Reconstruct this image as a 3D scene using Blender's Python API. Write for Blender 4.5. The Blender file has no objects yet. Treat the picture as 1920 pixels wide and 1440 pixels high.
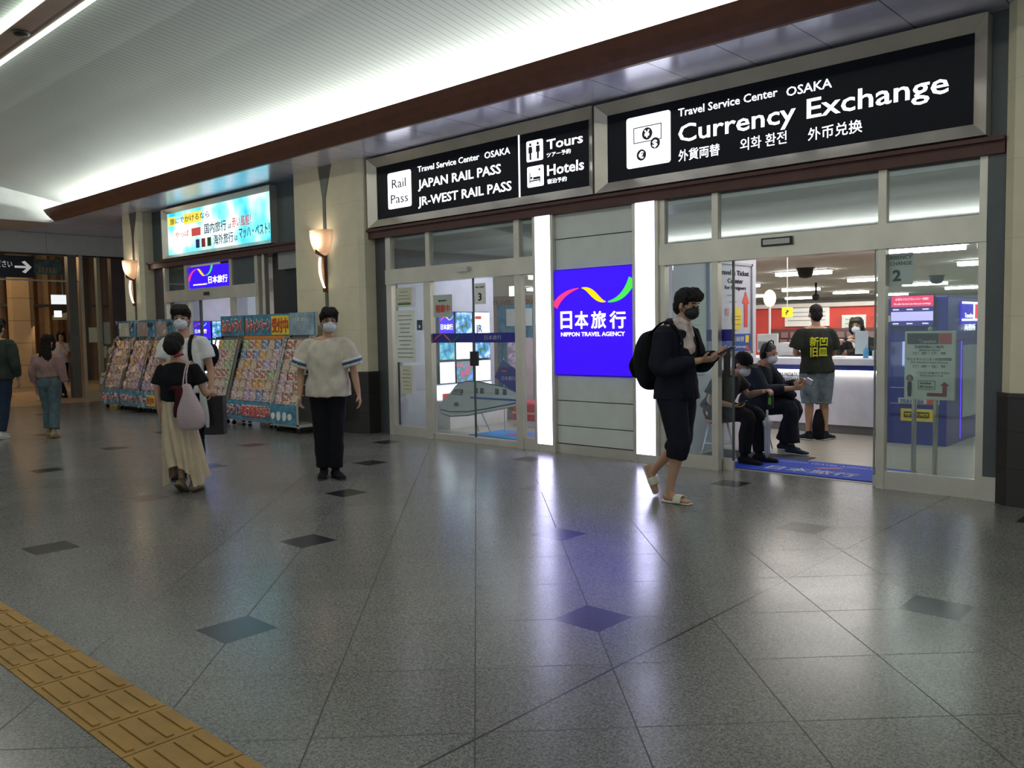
import bpy, bmesh, math, random
from mathutils import Vector, Matrix, noise
PI = math.pi
random.seed(7)
SC = bpy.context.scene
COL = SC.collection

# ------------------------------------------------------------------ camera
cam = bpy.data.cameras.new('camera')
co = bpy.data.objects.new('camera', cam); COL.objects.link(co); SC.camera = co
cam.sensor_width = 36; cam.lens = 1592.3 / 1920 * 36; cam.clip_end = 200
_fw = Vector((-0.678615, 0.731754, -0.063378)).normalized(); _r = Vector((0.733851, 0.679102, -0.016828)); _r = (_r - _fw * _r.dot(_fw)).normalized(); _u = _r.cross(_fw)
M = Matrix(((_r.x, _u.x, -_fw.x), (_r.y, _u.y, -_fw.y), (_r.z, _u.z, -_fw.z))).to_4x4()
M.translation = (0, 0, 1.48); co.matrix_world = M
VIEWROT = math.atan2(0.68, 0.73)      # rotation whose local +x is image right, +y is away

# ------------------------------------------------------------------ light
SC.view_settings.view_transform = 'Standard'; SC.view_settings.look = 'None'
SC.view_settings.exposure = 0; SC.view_settings.gamma = 1
SC.cycles.use_denoising = True
SC.cycles.max_bounces = 6; SC.cycles.transparent_max_bounces = 16
SC.cycles.sample_clamp_indirect = 6
w = bpy.data.worlds.new('world'); SC.world = w; w.use_nodes = True
w.node_tree.nodes['Background'].inputs[0].default_value = (0.62, 0.70, 0.72, 1)
w.node_tree.nodes['Background'].inputs[1].default_value = 0.74

def area(name, loc, direction, sx, sy, power, color=(1, 1, 1), spread=PI):
    l = bpy.data.lights.new(name, 'AREA'); l.shape = 'RECTANGLE'; l.size = sx; l.size_y = sy
    l.energy = power; l.color = color; l.spread = spread
    o = bpy.data.objects.new(name, l); COL.objects.link(o); o.location = loc
    d = Vector(direction).normalized()
    o.rotation_euler = d.to_track_quat('-Z', 'Y').to_euler()
    return o
def light_x(name, loc, direction, sx, sy, power, color=(1, 1, 1)):
    """area light whose long side runs along world X"""
    o = area(name, loc, direction, sx, sy, power, color)
    d = Vector(direction).normalized(); z = -d; x = Vector((1, 0, 0)); x = (x - z * x.dot(z)).normalized(); y = z.cross(x)
    m = Matrix(((x.x, y.x, z.x), (x.y, y.y, z.y), (x.z, y.z, z.z))).to_4x4(); m.translation = loc; o.matrix_world = m
    return o
COVE = (0.93, 1.0, 0.88)
light_x('cove_light', (-7.5, 7.42, 4.10), (0, -0.6, 1), 24.0, 0.14, 540, COVE)
light_x('beam_light', (-8, 3.45, 4.86), (0, 0, -1), 20, 0.25, 130, (1, 0.97, 0.9))
light_x('far_cove_light', (-7.5, -8.95, 4.14), (0, 1, 0.42), 24.0, 0.14, 430, COVE)
area('corridor_light', (-25.5, 6.0, 3.6), (0, 0, -1), 5, 5, 110, (1.0, 0.62, 0.32))
area('corridor_wall_light', (-28.3, 9.5, 3.7), (-0.8, 0.2, -1), 1, 7, 50, (1.0, 0.72, 0.42))

# ------------------------------------------------------------------ materials
MATS = {}
def nodes(name):
    m = bpy.data.materials.new(name); m.use_nodes = True
    nt = m.node_tree; return m, nt, nt.nodes['Principled BSDF']
def mat(name, color, rough=0.6, metal=0.0, var=0.06, scale=6.0, bump=0.0, bscale=60.0, emit=None, es=0.0, spec=0.5, nosample=False):
    if name in MATS: return MATS[name]
    m, nt, p = nodes(name); N = nt.nodes; L = nt.links
    p.inputs['Roughness'].default_value = rough; p.inputs['Metallic'].default_value = metal
    p.inputs['Specular IOR Level'].default_value = spec
    tc = N.new('ShaderNodeTexCoord'); nz = N.new('ShaderNodeTexNoise'); nz.inputs['Scale'].default_value = scale
    nz.inputs['Detail'].default_value = 3; L.new(tc.outputs['Object'], nz.inputs['Vector'])
    rp = N.new('ShaderNodeValToRGB')
    c = Vector(color)
    rp.color_ramp.elements[0].position = 0.3; rp.color_ramp.elements[1].position = 0.7
    rp.color_ramp.elements[0].color = (*[max(0, x * (1 - var)) for x in c], 1)
    rp.color_ramp.elements[1].color = (*[min(1, x * (1 + var)) for x in c], 1)
    L.new(nz.outputs['Fac'], rp.inputs['Fac']); L.new(rp.outputs['Color'], p.inputs['Base Color'])
    if bump:
        n2 = N.new('ShaderNodeTexNoise'); n2.inputs['Scale'].default_value = bscale; n2.inputs['Detail'].default_value = 4
        L.new(tc.outputs['Object'], n2.inputs['Vector'])
        b = N.new('ShaderNodeBump'); b.inputs['Strength'].default_value = bump; b.inputs['Distance'].default_value = 0.02
        L.new(n2.outputs['Fac'], b.inputs['Height']); L.new(b.outputs['Normal'], p.inputs['Normal'])
    if emit:
        p.inputs['Emission Color'].default_value = (*emit, 1); p.inputs['Emission Strength'].default_value = es
        if nosample:
            try: m.cycles.emission_sampling = 'NONE'
            except Exception: pass
    MATS[name] = m; return m
def glass(name, refl=0.10, tint=(0.93, 0.97, 0.96), rough=0.02, body=0.0, bcol=(0.5, 0.5, 0.5), fk=0.45, transl=False):
    """thin architectural glazing: transparent, with a fresnel reflection"""
    if name in MATS: return MATS[name]
    m = bpy.data.materials.new(name); m.use_nodes = True; nt = m.node_tree; N = nt.nodes; L = nt.links
    N.clear(); out = N.new('ShaderNodeOutputMaterial')
    t = N.new('ShaderNodeBsdfTransparent'); t.inputs[0].default_value = (*tint, 1)
    g = N.new('ShaderNodeBsdfGlossy'); g.inputs['Roughness'].default_value = rough
    fr = N.new('ShaderNodeLayerWeight'); fr.inputs['Blend'].default_value = 0.25
    mu = N.new('ShaderNodeMath'); mu.operation = 'MULTIPLY_ADD'; mu.inputs[1].default_value = fk; mu.inputs[2].default_value = refl; mu.use_clamp = True
    L.new(fr.outputs['Fresnel'], mu.inputs[0])
    mx = N.new('ShaderNodeMixShader'); L.new(mu.outputs[0], mx.inputs[0]); L.new(t.outputs[0], mx.inputs[1]); L.new(g.outputs[0], mx.inputs[2])
    last = mx
    if body:
        d = N.new('ShaderNodeBsdfTranslucent' if transl else 'ShaderNodeBsdfDiffuse'); d.inputs[0].default_value = (*bcol, 1)
        m2 = N.new('ShaderNodeMixShader'); m2.inputs[0].default_value = body
        L.new(mx.outputs[0], m2.inputs[1]); L.new(d.outputs[0], m2.inputs[2]); last = m2
    L.new(last.outputs[0], out.inputs[0]); MATS[name] = m; return m

class NM:
    """tiny node-math helper"""
    def __init__(s, nt): s.nt = nt
    def op(s, o, *a, clamp=False):
        n = s.nt.nodes.new('ShaderNodeMath'); n.operation = o; n.use_clamp = clamp
        for i, x in enumerate(a):
            if isinstance(x, (int, float)): n.inputs[i].default_value = x
            else: s.nt.links.new(x, n.inputs[i])
        return n.outputs[0]
    def mix(s, f, a, b):
        n = s.nt.nodes.new('ShaderNodeMix'); n.data_type = 'RGBA'
        for i, x in ((0, f), (6, a), (7, b)):
            if isinstance(x, (int, float)): n.inputs[i].default_value = x
            elif isinstance(x, tuple): n.inputs[i].default_value = (*x, 1)
            else: s.nt.links.new(x, n.inputs[i])
        return n.outputs[2]

def floor_material():
    m, nt, p = nodes('granite_floor'); N = nt.nodes; L = nt.links; q = NM(nt)
    g = N.new('ShaderNodeNewGeometry'); sp = N.new('ShaderNodeSeparateXYZ'); L.new(g.outputs['Position'], sp.inputs[0])
    x0, y0, T = -3.883, 2.119, 0.60012; a = math.radians(45.18)
    dx = q.op('SUBTRACT', sp.outputs[0], x0); dy = q.op('SUBTRACT', sp.outputs[1], y0)
    # lattice axes
    ca, sa = math.cos(a), math.sin(a)
    u = q.op('ADD', q.op('MULTIPLY', dx, ca), q.op('MULTIPLY', dy, sa))
    v = q.op('ADD', q.op('MULTIPLY', dx, -sa), q.op('MULTIPLY', dy, ca))
    def dist(t, period):   # distance to nearest multiple
        f = q.op('FRACT', q.op('ADD', q.op('DIVIDE', t, period), 0.5)); return q.op('MULTIPLY', q.op('ABSOLUTE', q.op('SUBTRACT', f, 0.5)), period)
    j = q.op('MINIMUM', dist(u, T), dist(v, T))
    joint = q.op('LESS_THAN', j, 0.0028)
    P = 3 * T
    ur = q.op('SUBTRACT', u, q.op('MULTIPLY', q.op('ROUND', q.op('DIVIDE', u, P)), P))
    vr = q.op('SUBTRACT', v, q.op('MULTIPLY', q.op('ROUND', q.op('DIVIDE', v, P)), P))
    l1 = q.op('ADD', q.op('ABSOLUTE', ur), q.op('ABSOLUTE', vr))
    dia = q.op('LESS_THAN', l1, 0.207)
    ex = dist(q.op('ADD', sp.outputs[0], 2.15), 7.0)
    exj = q.op('LESS_THAN', ex, 0.006)
    # granite speckle
    vo = N.new('ShaderNodeTexVoronoi'); vo.inputs['Scale'].default_value = 170; L.new(g.outputs['Position'], vo.inputs['Vector'])
    n1 = N.new('ShaderNodeTexNoise'); n1.inputs['Scale'].default_value = 70; n1.inputs['Detail'].default_value = 5; L.new(g.outputs['Position'], n1.inputs['Vector'])
    n2 = N.new('ShaderNodeTexNoise'); n2.inputs['Scale'].default_value = 1.3; n2.inputs['Detail'].default_value = 3; L.new(g.outputs['Position'], n2.inputs['Vector'])
    sc = N.new('ShaderNodeSeparateColor'); L.new(vo.outputs['Color'], sc.inputs[0])
    val = q.op('ADD', q.op('MULTIPLY', sc.outputs[0], 0.5), q.op('MULTIPLY', n1.outputs['Fac'], 0.9))
    rp = N.new('ShaderNodeValToRGB'); L.new(val, rp.inputs[0])
    e = rp.color_ramp.elements; e[0].position = 0.35; e[0].color = (0.085, 0.083, 0.078, 1); e[1].position = 0.95; e[1].color = (0.36, 0.36, 0.335, 1)
    k = e.new(0.62); k.color = (0.20, 0.20, 0.185, 1)
    # per-tile tone
    wn = N.new('ShaderNodeTexWhiteNoise'); wn.noise_dimensions = '2D'
    cb = N.new('ShaderNodeCombineXYZ'); L.new(q.op('FLOOR', q.op('DIVIDE', u, T)), cb.inputs[0]); L.new(q.op('FLOOR', q.op('DIVIDE', v, T)), cb.inputs[1]); L.new(cb.outputs[0], wn.inputs['Vector'])
    tone = q.op('MULTIPLY_ADD', wn.outputs['Value'], 0.11, 0.68)
    tone = q.op('MULTIPLY', tone, q.op('MULTIPLY_ADD', n2.outputs['Fac'], 0.16, 0.92))
    hs = N.new('ShaderNodeVectorMath'); hs.operation = 'SCALE'; L.new(rp.outputs['Color'], hs.inputs[0]); L.new(tone, hs.inputs['Scale'])
    # some insets are of a reddish stone
    iu = q.op('ROUND', q.op('DIVIDE', u, P)); iv = q.op('ROUND', q.op('DIVIDE', v, P))
    odd = q.op('GREATER_THAN', q.op('PINGPONG', iu, 1.0), 0.5)
    fourth = q.op('LESS_THAN', q.op('ABSOLUTE', q.op('SUBTRACT', q.op('PINGPONG', iv, 2.0), 2.0)), 0.3)
    dcol = q.mix(q.op('MULTIPLY', odd, fourth), (0.022, 0.023, 0.03), (0.13, 0.10, 0.10))
    warm = q.op('LESS_THAN', sp.outputs[0], -20.4)  # warm light from the corridor, put into the far floor's colour
    base = q.mix(warm, hs.outputs[0], (0.42, 0.33, 0.23))
    c = q.mix(joint, base, (0.05, 0.048, 0.042))
    c = q.mix(exj, c, (0.03, 0.028, 0.024))
    c = q.mix(dia, c, dcol)
    L.new(c, p.inputs['Base Color'])
    n3 = N.new('ShaderNodeTexNoise'); n3.inputs['Scale'].default_value = 3.0; n3.inputs['Detail'].default_value = 4; L.new(g.outputs['Position'], n3.inputs['Vector'])
    L.new(q.op('ADD', q.op('MULTIPLY_ADD', n3.outputs['Fac'], 0.10, 0.17), q.op('MULTIPLY', q.op('MULTIPLY', joint, 0.3), q.op('SUBTRACT', 1.0, dia))), p.inputs['Roughness'])
    p.inputs['Specular IOR Level'].default_value = 0.37
    return m

def slat_ceiling_material():
    m, nt, p = nodes('slatted_ceiling'); N = nt.nodes; L = nt.links; q = NM(nt)
    g = N.new('ShaderNodeNewGeometry'); sp = N.new('ShaderNodeSeparateXYZ'); L.new(g.outputs['Position'], sp.inputs[0])
    f = q.op('FRACT', q.op('DIVIDE', sp.outputs[0], 0.1)); gr = q.op('LESS_THAN', f, 0.13)
    n = N.new('ShaderNodeTexNoise'); n.inputs['Scale'].default_value = 0.9; L.new(g.outputs['Position'], n.inputs['Vector'])
    c = q.mix(n.outputs['Fac'], (0.56, 0.59, 0.57), (0.66, 0.68, 0.65))
    c = q.mix(gr, c, (0.34, 0.36, 0.35)); L.new(c, p.inputs['Base Color']); p.inputs['Roughness'].default_value = 0.55
    return m
def panel_material(name, axis, period, off, col, line, rough, metal, lw=0.01, axis2=None, period2=1, off2=0):
    m, nt, p = nodes(name); N = nt.nodes; L = nt.links; q = NM(nt)
    g = N.new('ShaderNodeNewGeometry'); sp = N.new('ShaderNodeSeparateXYZ'); L.new(g.outputs['Position'], sp.inputs[0])
    f = q.op('LESS_THAN', q.op('FRACT', q.op('DIVIDE', q.op('SUBTRACT', sp.outputs[axis], off), period)), lw / period)
    if axis2 is not None:
        f2 = q.op('LESS_THAN', q.op('FRACT', q.op('DIVIDE', q.op('SUBTRACT', sp.outputs[axis2], off2), period2)), lw / period2)
        f = q.op('MAXIMUM', f, f2)
    n = N.new('ShaderNodeTexNoise'); n.inputs['Scale'].default_value = 5; n.inputs['Detail'].default_value = 6; L.new(g.outputs['Position'], n.inputs['Vector'])
    c = q.mix(n.outputs['Fac'], tuple(x * 0.88 for x in col), tuple(min(1, x * 1.1) for x in col))
    c = q.mix(f, c, line); L.new(c, p.inputs['Base Color'])
    p.inputs['Roughness'].default_value = rough; p.inputs['Metallic'].default_value = metal
    MATS[name] = m; return m

FLOOR = floor_material(); SLAT = slat_ceiling_material()
SOFFIT = panel_material('soffit_panel', 0, 0.714, -5.335, (0.74, 0.74, 0.92), (0.16, 0.16, 0.20), 0.24, 0.4)
STONE = panel_material('cream_stone', 2, 0.62, 0.28, (0.74, 0.67, 0.48), (0.60, 0.54, 0.38), 0.55, 0, 0.006)
BROWN = mat('brown_cornice', (0.15, 0.062, 0.04), 0.45, 0.2, var=0.12)
BEAMB = mat('brown_beam', (0.085, 0.030, 0.024), 0.45, 0.2, var=0.12)
DSTONE = panel_material('dark_stone', 2, 0.3, 0.0, (0.030, 0.026, 0.024), (0.012, 0.011, 0.01), 0.35, 0, 0.008)
STEEL = mat('brushed_steel', (0.66, 0.61, 0.52), 0.34, 0.7, var=0.08, scale=3)
DSTEEL = mat('grey_jamb', (0.10, 0.11, 0.115), 0.45, 0.4)
TEAL = mat('grey_teal_panel', (0.085, 0.11, 0.12), 0.35, 0.4)
GPANEL = panel_material('facade_panel', 2, 50, -9, (0.68, 0.71, 0.66), (0.1, 0.1, 0.1), 0.5, 0.1)
WHITE = mat('white_paint', (0.72, 0.72, 0.72), 0.6)
LAV = mat('pale_wall', (0.60, 0.60, 0.70), 0.6)
BLACKM = mat('sign_black', (0.005, 0.006, 0.013), 0.35, spec=.15)
BLACK = mat('black_plastic', (0.012, 0.012, 0.014), 0.45)
GLOW = mat('glowing_letters', (0.9, 0.92, 1), emit=(0.93, 0.94, 1.0), es=1.7, nosample=True)
GLOWB = mat('glowing_box', (0.9, 0.92, 1), emit=(0.93, 0.94, 1.0), es=2.2)
STRIP = mat('light_strip_diffuser', (0.9, 0.92, 1), emit=(0.62, 0.61, 1.0), es=6.0)
INK = mat('dark_ink', (0.02, 0.02, 0.03), 0.6)
BLUEL = mat('blue_lightbox', (0.02, 0.0, 0.4), emit=(0.038, 0.0, 0.86), es=1.0)
BAND = mat('blue_band', (0.02, 0.02, 0.30), 0.4)
REDL = mat('pink_light', (0.8, 0.05, 0.2), emit=(1.0, 0.04, 0.22), es=0.9, nosample=True)
YELL = mat('yellow_light', (0.9, 0.7, 0.0), emit=(1.0, 0.72, 0.0), es=0.95, nosample=True)
GREENL = mat('green_light', (0.1, 0.8, 0.1), emit=(0.06, 0.80, 0.08), es=0.8, nosample=True)
RED = mat('red_print', (0.75, 0.07, 0.05), 0.5)
ORANGE = mat('orange_print', (0.75, 0.25, 0.05), 0.5)
YELLOW = mat('yellow_print', (0.90, 0.70, 0.05), 0.5)
PAPER = mat('white_paper', (0.80, 0.82, 0.76), 0.7)
PAPERY = mat('cream_paper', (0.66, 0.64, 0.48), 0.7)
BLUEP = mat('blue_print', (0.03, 0.10, 0.42), 0.5)
SKY = mat('sky_blue_print', (0.075, 0.25, 0.38), 0.5, var=0.4, scale=9)
CYAN = mat('cyan_print', (0.05, 0.38, 0.42), 0.5, var=0.3)
GREENP = mat('green_print', (0.04, 0.22, 0.08), 0.5)
NAVYK = mat('kiosk_blue', (0.012, 0.02, 0.30), 0.35)
REDW = mat('red_wall', (0.62, 0.07, 0.05), 0.6)
CLEAR = glass('clear_glass', 0.035)
TRANS = glass('transom_glass', 0.30, (0.50, 0.55, 0.53), 0.03, 0.08, (0.50, 0.53, 0.52))
PLAST = glass('clear_plastic', 0.04, (0.98, 0.98, 0.98), 0.08)

# ------------------------------------------------------------------ geometry helpers
class B:
    def __init__(s): s.v = []; s.f = []
    def add(s, vs, fs):
        k = len(s.v); s.v += [tuple(x) for x in vs]; s.f += [tuple(i + k for i in f) for f in fs]; return s
    def box(s, x0, x1, y0, y1, z0, z1):
        vs = [(x, y, z) for z in (z0, z1) for y in (y0, y1) for x in (x0, x1)]
        return s.add(vs, [(0, 2, 3, 1), (4, 5, 7, 6), (0, 1, 5, 4), (2, 6, 7, 3), (0, 4, 6, 2), (1, 3, 7, 5)])
    def prism(s, pts, n, a, b):
        """polygon pts (2D) extruded along axis n ('x','y','z') from a to b"""
        f = {'x': lambda p, t: (t, p[0], p[1]), 'y': lambda p, t: (p[0], t, p[1]), 'z': lambda p, t: (p[0], p[1], t)}[n]
        k = len(pts); vs = [f(p, a) for p in pts] + [f(p, b) for p in pts]
        fs = [tuple(range(k))[::-1], tuple(range(k, 2 * k))] + [(i, (i + 1) % k, (i + 1) % k + k, i + k) for i in range(k)]
        return s.add(vs, fs)
    def rings(s, rings, cap=True):
        n = len(rings[0]); vs = [p for r in rings for p in r]; fs = []
        for i in range(len(rings) - 1):
            for j in range(n):
                fs.append((i * n + j, i * n + (j + 1) % n, (i + 1) * n + (j + 1) % n, (i + 1) * n + j))
        if cap: fs += [tuple(range(n))[::-1], tuple(range((len(rings) - 1) * n, len(rings) * n))]
        return s.add(vs, fs)
    def tube(s, pts, r, n=10, caps=True):
        pts = [Vector(p) for p in pts]; rs = r if isinstance(r, (list, tuple)) else [r] * len(pts); R = []
        up = Vector((0, 0, 1)); prev = None
        for i, p in enumerate(pts):
            t = (pts[min(i + 1, len(pts) - 1)] - pts[max(i - 1, 0)]).normalized()
            a = prev if prev else (up.cross(t) if abs(t.z) < 0.95 else Vector((1, 0, 0)))
            a = (a - t * a.dot(t)).normalized(); b = t.cross(a); prev = a
            R.append([p + (a * math.cos(2 * PI * k / n) + b * math.sin(2 * PI * k / n)) * rs[i] for k in range(n)])
        return s.rings(R, caps)
    def lathe(s, prof, c=(0, 0, 0), n=20):
        c = Vector(c); return s.rings([[c + Vector((r * math.cos(2 * PI * k / n), r * math.sin(2 * PI * k / n), z)) for k in range(n)] for r, z in prof])
    def ball(s, c, r, n=12, m=8):
        c = Vector(c); r = r if isinstance(r, (tuple, list)) else (r, r, r); R = []
        for i in range(m + 1):
            t = PI * i / m; k = max(math.sin(t), 0.02)
            R.append([c + Vector((r[0] * k * math.cos(2 * PI * j / n), r[1] * k * math.sin(2 * PI * j / n), -r[2] * math.cos(t))) for j in range(n)])
        return s.rings(R)
    def mesh(s, name):
        me = bpy.data.meshes.new(name); me.from_pydata(s.v, [], s.f)
        bm = bmesh.new(); bm.from_mesh(me); bmesh.ops.recalc_face_normals(bm, faces=bm.faces); bm.to_mesh(me); bm.free(); return me
    def obj(s, name, m, parent=None, smooth=False, bevel=0, loc=None):
        o = bpy.data.objects.new(name, s.mesh(name)); COL.objects.link(o)
        o.data.materials.append(m)
        if smooth: o.data.polygons.foreach_set('use_smooth', [True] * len(o.data.polygons))
        if bevel:
            md = o.modifiers.new('bevel', 'BEVEL'); md.width = bevel; md.segments = 2; md.limit_method = 'ANGLE'
        if parent: o.parent = parent
        if loc: o.location = loc
        return o
def box(name, x0, x1, y0, y1, z0, z1, m, parent=None, bevel=0):
    """a box placed with its origin at the base centre"""
    c = ((x0 + x1) / 2, (y0 + y1) / 2, z0)
    if parent is not None: c0 = (0, 0, 0)
    else: c0 = c
    b = B().box(x0 - c0[0], x1 - c0[0], y0 - c0[1], y1 - c0[1], z0 - c0[2], z1 - c0[2])
    return b.obj(name, m, parent, bevel=bevel, loc=c0 if parent is None else None)
def tag(o, label, cat, group=None, kind=None):
    if label: o['label'] = label
    if cat: o['category'] = cat
    if group: o['group'] = group
    if kind: o['kind'] = kind
    return o
def struct(o, label=None):
    o['kind'] = 'structure'
    if label: o['label'] = label
    return o
def thing(name, loc, label=None, cat=None, group=None, rotz=0, kind=None):
    o = bpy.data.objects.new(name, None); COL.objects.link(o); o.location = loc; o.rotation_euler = (0, 0, rotz)
    o.empty_display_size = 0.1; tag(o, label, cat, group, kind); return o
def W(o):
    return (W(o.parent) @ o.matrix_parent_inverse @ o.matrix_basis) if o.parent else o.matrix_basis.copy()
def P(o, parent):
    """parent o (authored in world coords) to parent, keeping it in place"""
    o.parent = parent; o.matrix_parent_inverse = W(parent).inverted(); return o
def pbox(name, parent, x0, x1, y0, y1, z0, z1, m, bevel=0):
    return P(box(name, x0, x1, y0, y1, z0, z1, m, None, bevel), parent)

# text: basis 'F' faces -Y, 'X' faces +X, 'U' faces up, 'B' (custom matrix)
BAS = {'F': Matrix(((1, 0, 0), (0, 0, -1), (0, 1, 0))), 'X': Matrix(((0, 0, 1), (1, 0, 0), (0, 1, 0))), 'U': Matrix.Identity(3)}
def text(body, u0, u1, v0, h, d, m, parent=None, basis='F', bold=0.0, cjk=False, ex=0.004, name='lettering', shear=0):
    """writes body between u0 and u1 with its baseline at v0 and cap height h; d = plane distance"""
    cu = bpy.data.curves.new(name, 'FONT'); cu.body = body; cu.size = 1; cu.extrude = 0; cu.resolution_u = 2; cu.shear = shear
    if cjk and bold: cu.bevel_depth = bold; cu.bevel_resolution = 0
    else: cu.offset = bold
    t = bpy.data.objects.new('tmp', cu); COL.objects.link(t)
    me = bpy.data.meshes.new_from_object(t.evaluated_get(bpy.context.evaluated_depsgraph_get()))
    bpy.data.objects.remove(t)
    xs = [v.co.x for v in me.vertices]; ys = [v.co.y for v in me.vertices]
    if not xs: return None
    x0, x1 = min(xs), max(xs)
    if cjk: yb, yt = min(ys), max(ys)
    else: yb, yt = 0.0, 0.727 + bold
    sx = (u1 - u0) / (x1 - x0); sy = h / (yt - yb)
    bm = bmesh.new(); bm.from_mesh(me); zs = [v.co.z for v in bm.verts]
    for v in bm.verts: v.co = Vector(((v.co.x - x0) * sx, (v.co.y - yb) * sy, 0))
    if cjk and bold:
        for v, z in zip(bm.verts, zs): v.co.z = ex * (.5 + z / (2 * bold))
    else:
        g = bmesh.ops.extrude_face_region(bm, geom=bm.faces[:])
        for e in g['geom']:
            if isinstance(e, bmesh.types.BMVert): e.co.z = ex
        bmesh.ops.recalc_face_normals(bm, faces=bm.faces)
    bm.to_mesh(me); bm.free(); me.name = name; me.materials.clear(); me.materials.append(m)
    o = bpy.data.objects.new(name, me); COL.objects.link(o)
    R = BAS[basis] if isinstance(basis, str) else basis
    o.matrix_basis = R.to_4x4()
    if basis == 'F': o.location = (u0, d, v0)
    elif basis == 'X': o.location = (d, u0, v0)
    elif basis == 'U': o.location = (u0, v0, d)
    if parent is not None: P(o, parent)
    return o
def poly(name, pts, plane, a, b, m, parent):
    o = B().prism(pts, plane, a, b).obj(name, m); return P(o, parent)
def curve_poly(c, w, n=24):
    """tapered ribbon along a function c(t)->(x,z) of half width w(t)"""
    L_, R_ = [], []
    for i in range(n + 1):
        t = i / n; p = Vector(c(t)); q = Vector(c(min(1, t + .01))) - Vector(c(max(0, t - .01))); q.normalize(); nn = Vector((-q.y, q.x)) * w(t)
        L_.append(tuple(p + nn)); R_.append(tuple(p - nn))
    return L_ + R_[::-1]
def bez(p, t):
    a = [Vector(x) for x in p]
    while len(a) > 1: a = [a[i].lerp(a[i + 1], t) for i in range(len(a) - 1)]
    return a[0]

# ================================================================== the hall
FY = 7.83          # plane of the shop fronts
struct(box('floor', -45, 6, -9, 46, -0.1, 0, FLOOR))
# vaulted, slatted ceiling
prof = [(8.0, 4.30), (7.0, 4.45), (6.8, 4.495), (5.95, 4.65), (5.2, 4.78), (4.4, 4.90), (3.75, 4.97), (3.0, 4.99), (1.0, 4.985), (-3.2, 4.95), (-5.5, 4.86), (-7.0, 4.70), (-8.0, 4.52), (-9.2, 4.30)]
b = B(); pts = prof + [(y, z + 0.12) for y, z in prof[::-1]]
b.prism(pts, 'x', -20.0, 5.0); struct(b.obj('ceiling', SLAT))
b = B(); b.prism([(-y - 1.3, z) for y, z in ((6.87, 3.98), (6.80, 4.03), (6.72, 4.11), (6.66, 4.20), (6.69, 4.20), (6.76, 4.12), (6.84, 4.05), (6.92, 4.03), (6.92, 3.98))], 'x', -19.7, 5.0); struct(b.obj('trim_12', BROWN)); struct(box('trim_13', -22.3, 5, -9.6, -8.2, 3.985, 4.04, SOFFIT))
# brown cornice hiding the cove lamps, and the metal soffit below
b = B(); c = [(6.87, 3.98), (6.80, 4.03), (6.72, 4.11), (6.66, 4.20), (6.69, 4.20), (6.76, 4.12), (6.84, 4.05), (6.92, 4.03), (6.92, 3.98)]
b.prism(c, 'x', -19.7, 5.0); struct(b.obj('trim_1', BROWN), 'brown curved cornice along the edge of the soffit')
struct(box('trim_2', -22.3, 5, 6.9, 8.2, 3.985, 4.04, SOFFIT), 'metal panelled soffit over the shop fronts')

# lowered end of the hall
struct(box('wall_end_return', -20.12, -20.0, 6.9, 8.0, 4.04, 5.2, WHITE)); struct(box('wall_end', -20.12, -20.0, -9, 6.9, 3.98, 5.2, WHITE), 'white bulkhead where the high ceiling ends')
pbx = box('wall_end_ceiling', -22.3, -20.12, -9, 6.9, 3.98, 4.03, mat('end_soffit', (0.66, 0.60, 0.54), 0.7)); struct(pbx); struct(box('ceiling_return', -22.34, -18.0, 8.2, 9.6, 3.985, 4.04, SOFFIT))
struct(box('wall_header', -22.35, -22.1, -9, 9.6, 3.48, 3.98, panel_material('grey_header', 1, 2.4, 0.3, (0.66, 0.68, 0.70), (0.2, 0.2, 0.21), 0.5, 0.0)))
struct(box('wall_front', -22.1, -18.0, 9.5, 9.7, 0, 4.0, WHITE))
# centre ceiling beam with twin lamp lines
t = struct(thing('ceiling_beam', (-7.5, 3.45, 4.88), 'long brown ceiling beam edged by two thin lit lamp lines', None), None)
pbox('beam_body', t, -20, 5, 3.30, 3.60, 4.90, 4.99, mat('beam_brown', (0.28, 0.18, 0.14), 0.5))
TUBEW = mat('lamp_line', (0.9, 0.95, 0.9), emit=(0.88, 1.0, 0.86), es=1.6)
for y in (3.24, 3.60): pbox('lamp_line', t, -20, 5, y, y + 0.06, 4.885, 4.965, TUBEW)
o = B().lathe([(0.06, 4.86), (0.09, 4.88), (0.09, 4.90)], (-10.6, 3.45, 0)).obj('spotlight', BLACK, smooth=True); tag(o, 'small dark spotlight under the brown ceiling beam', 'spotlight')

# tactile paving along the floor
TAC = mat('yellow_tactile_paving', (0.42, 0.235, 0.045), 0.6, var=0.18, scale=4, bump=0.15)
b = B(); b.box(-20.3, 3, 1.175, 1.475, 0, 0.004); x = -8.1
for i in range(-40, 11):
    x = i * 0.3 + 0.03
    for k in range(4):
        y = 1.205 + k * 0.073
        b.box(x + 0.012, x + 0.255, y - 0.003, y + 0.027, 0.004, 0.010)
o = struct(b.obj('trim_4', TAC, bevel=0.0025), 'yellow tactile guide paving with raised bars')
b = B()
for i in range(-40, 11): b.box(i * 0.3 + 0.011, i * 0.3 + 0.016, 1.175, 1.475, 0.0035, 0.0048)
struct(b.obj('trim_5', mat('paving_joint', (0.11, 0.06, 0.015), 0.8)))

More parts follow.
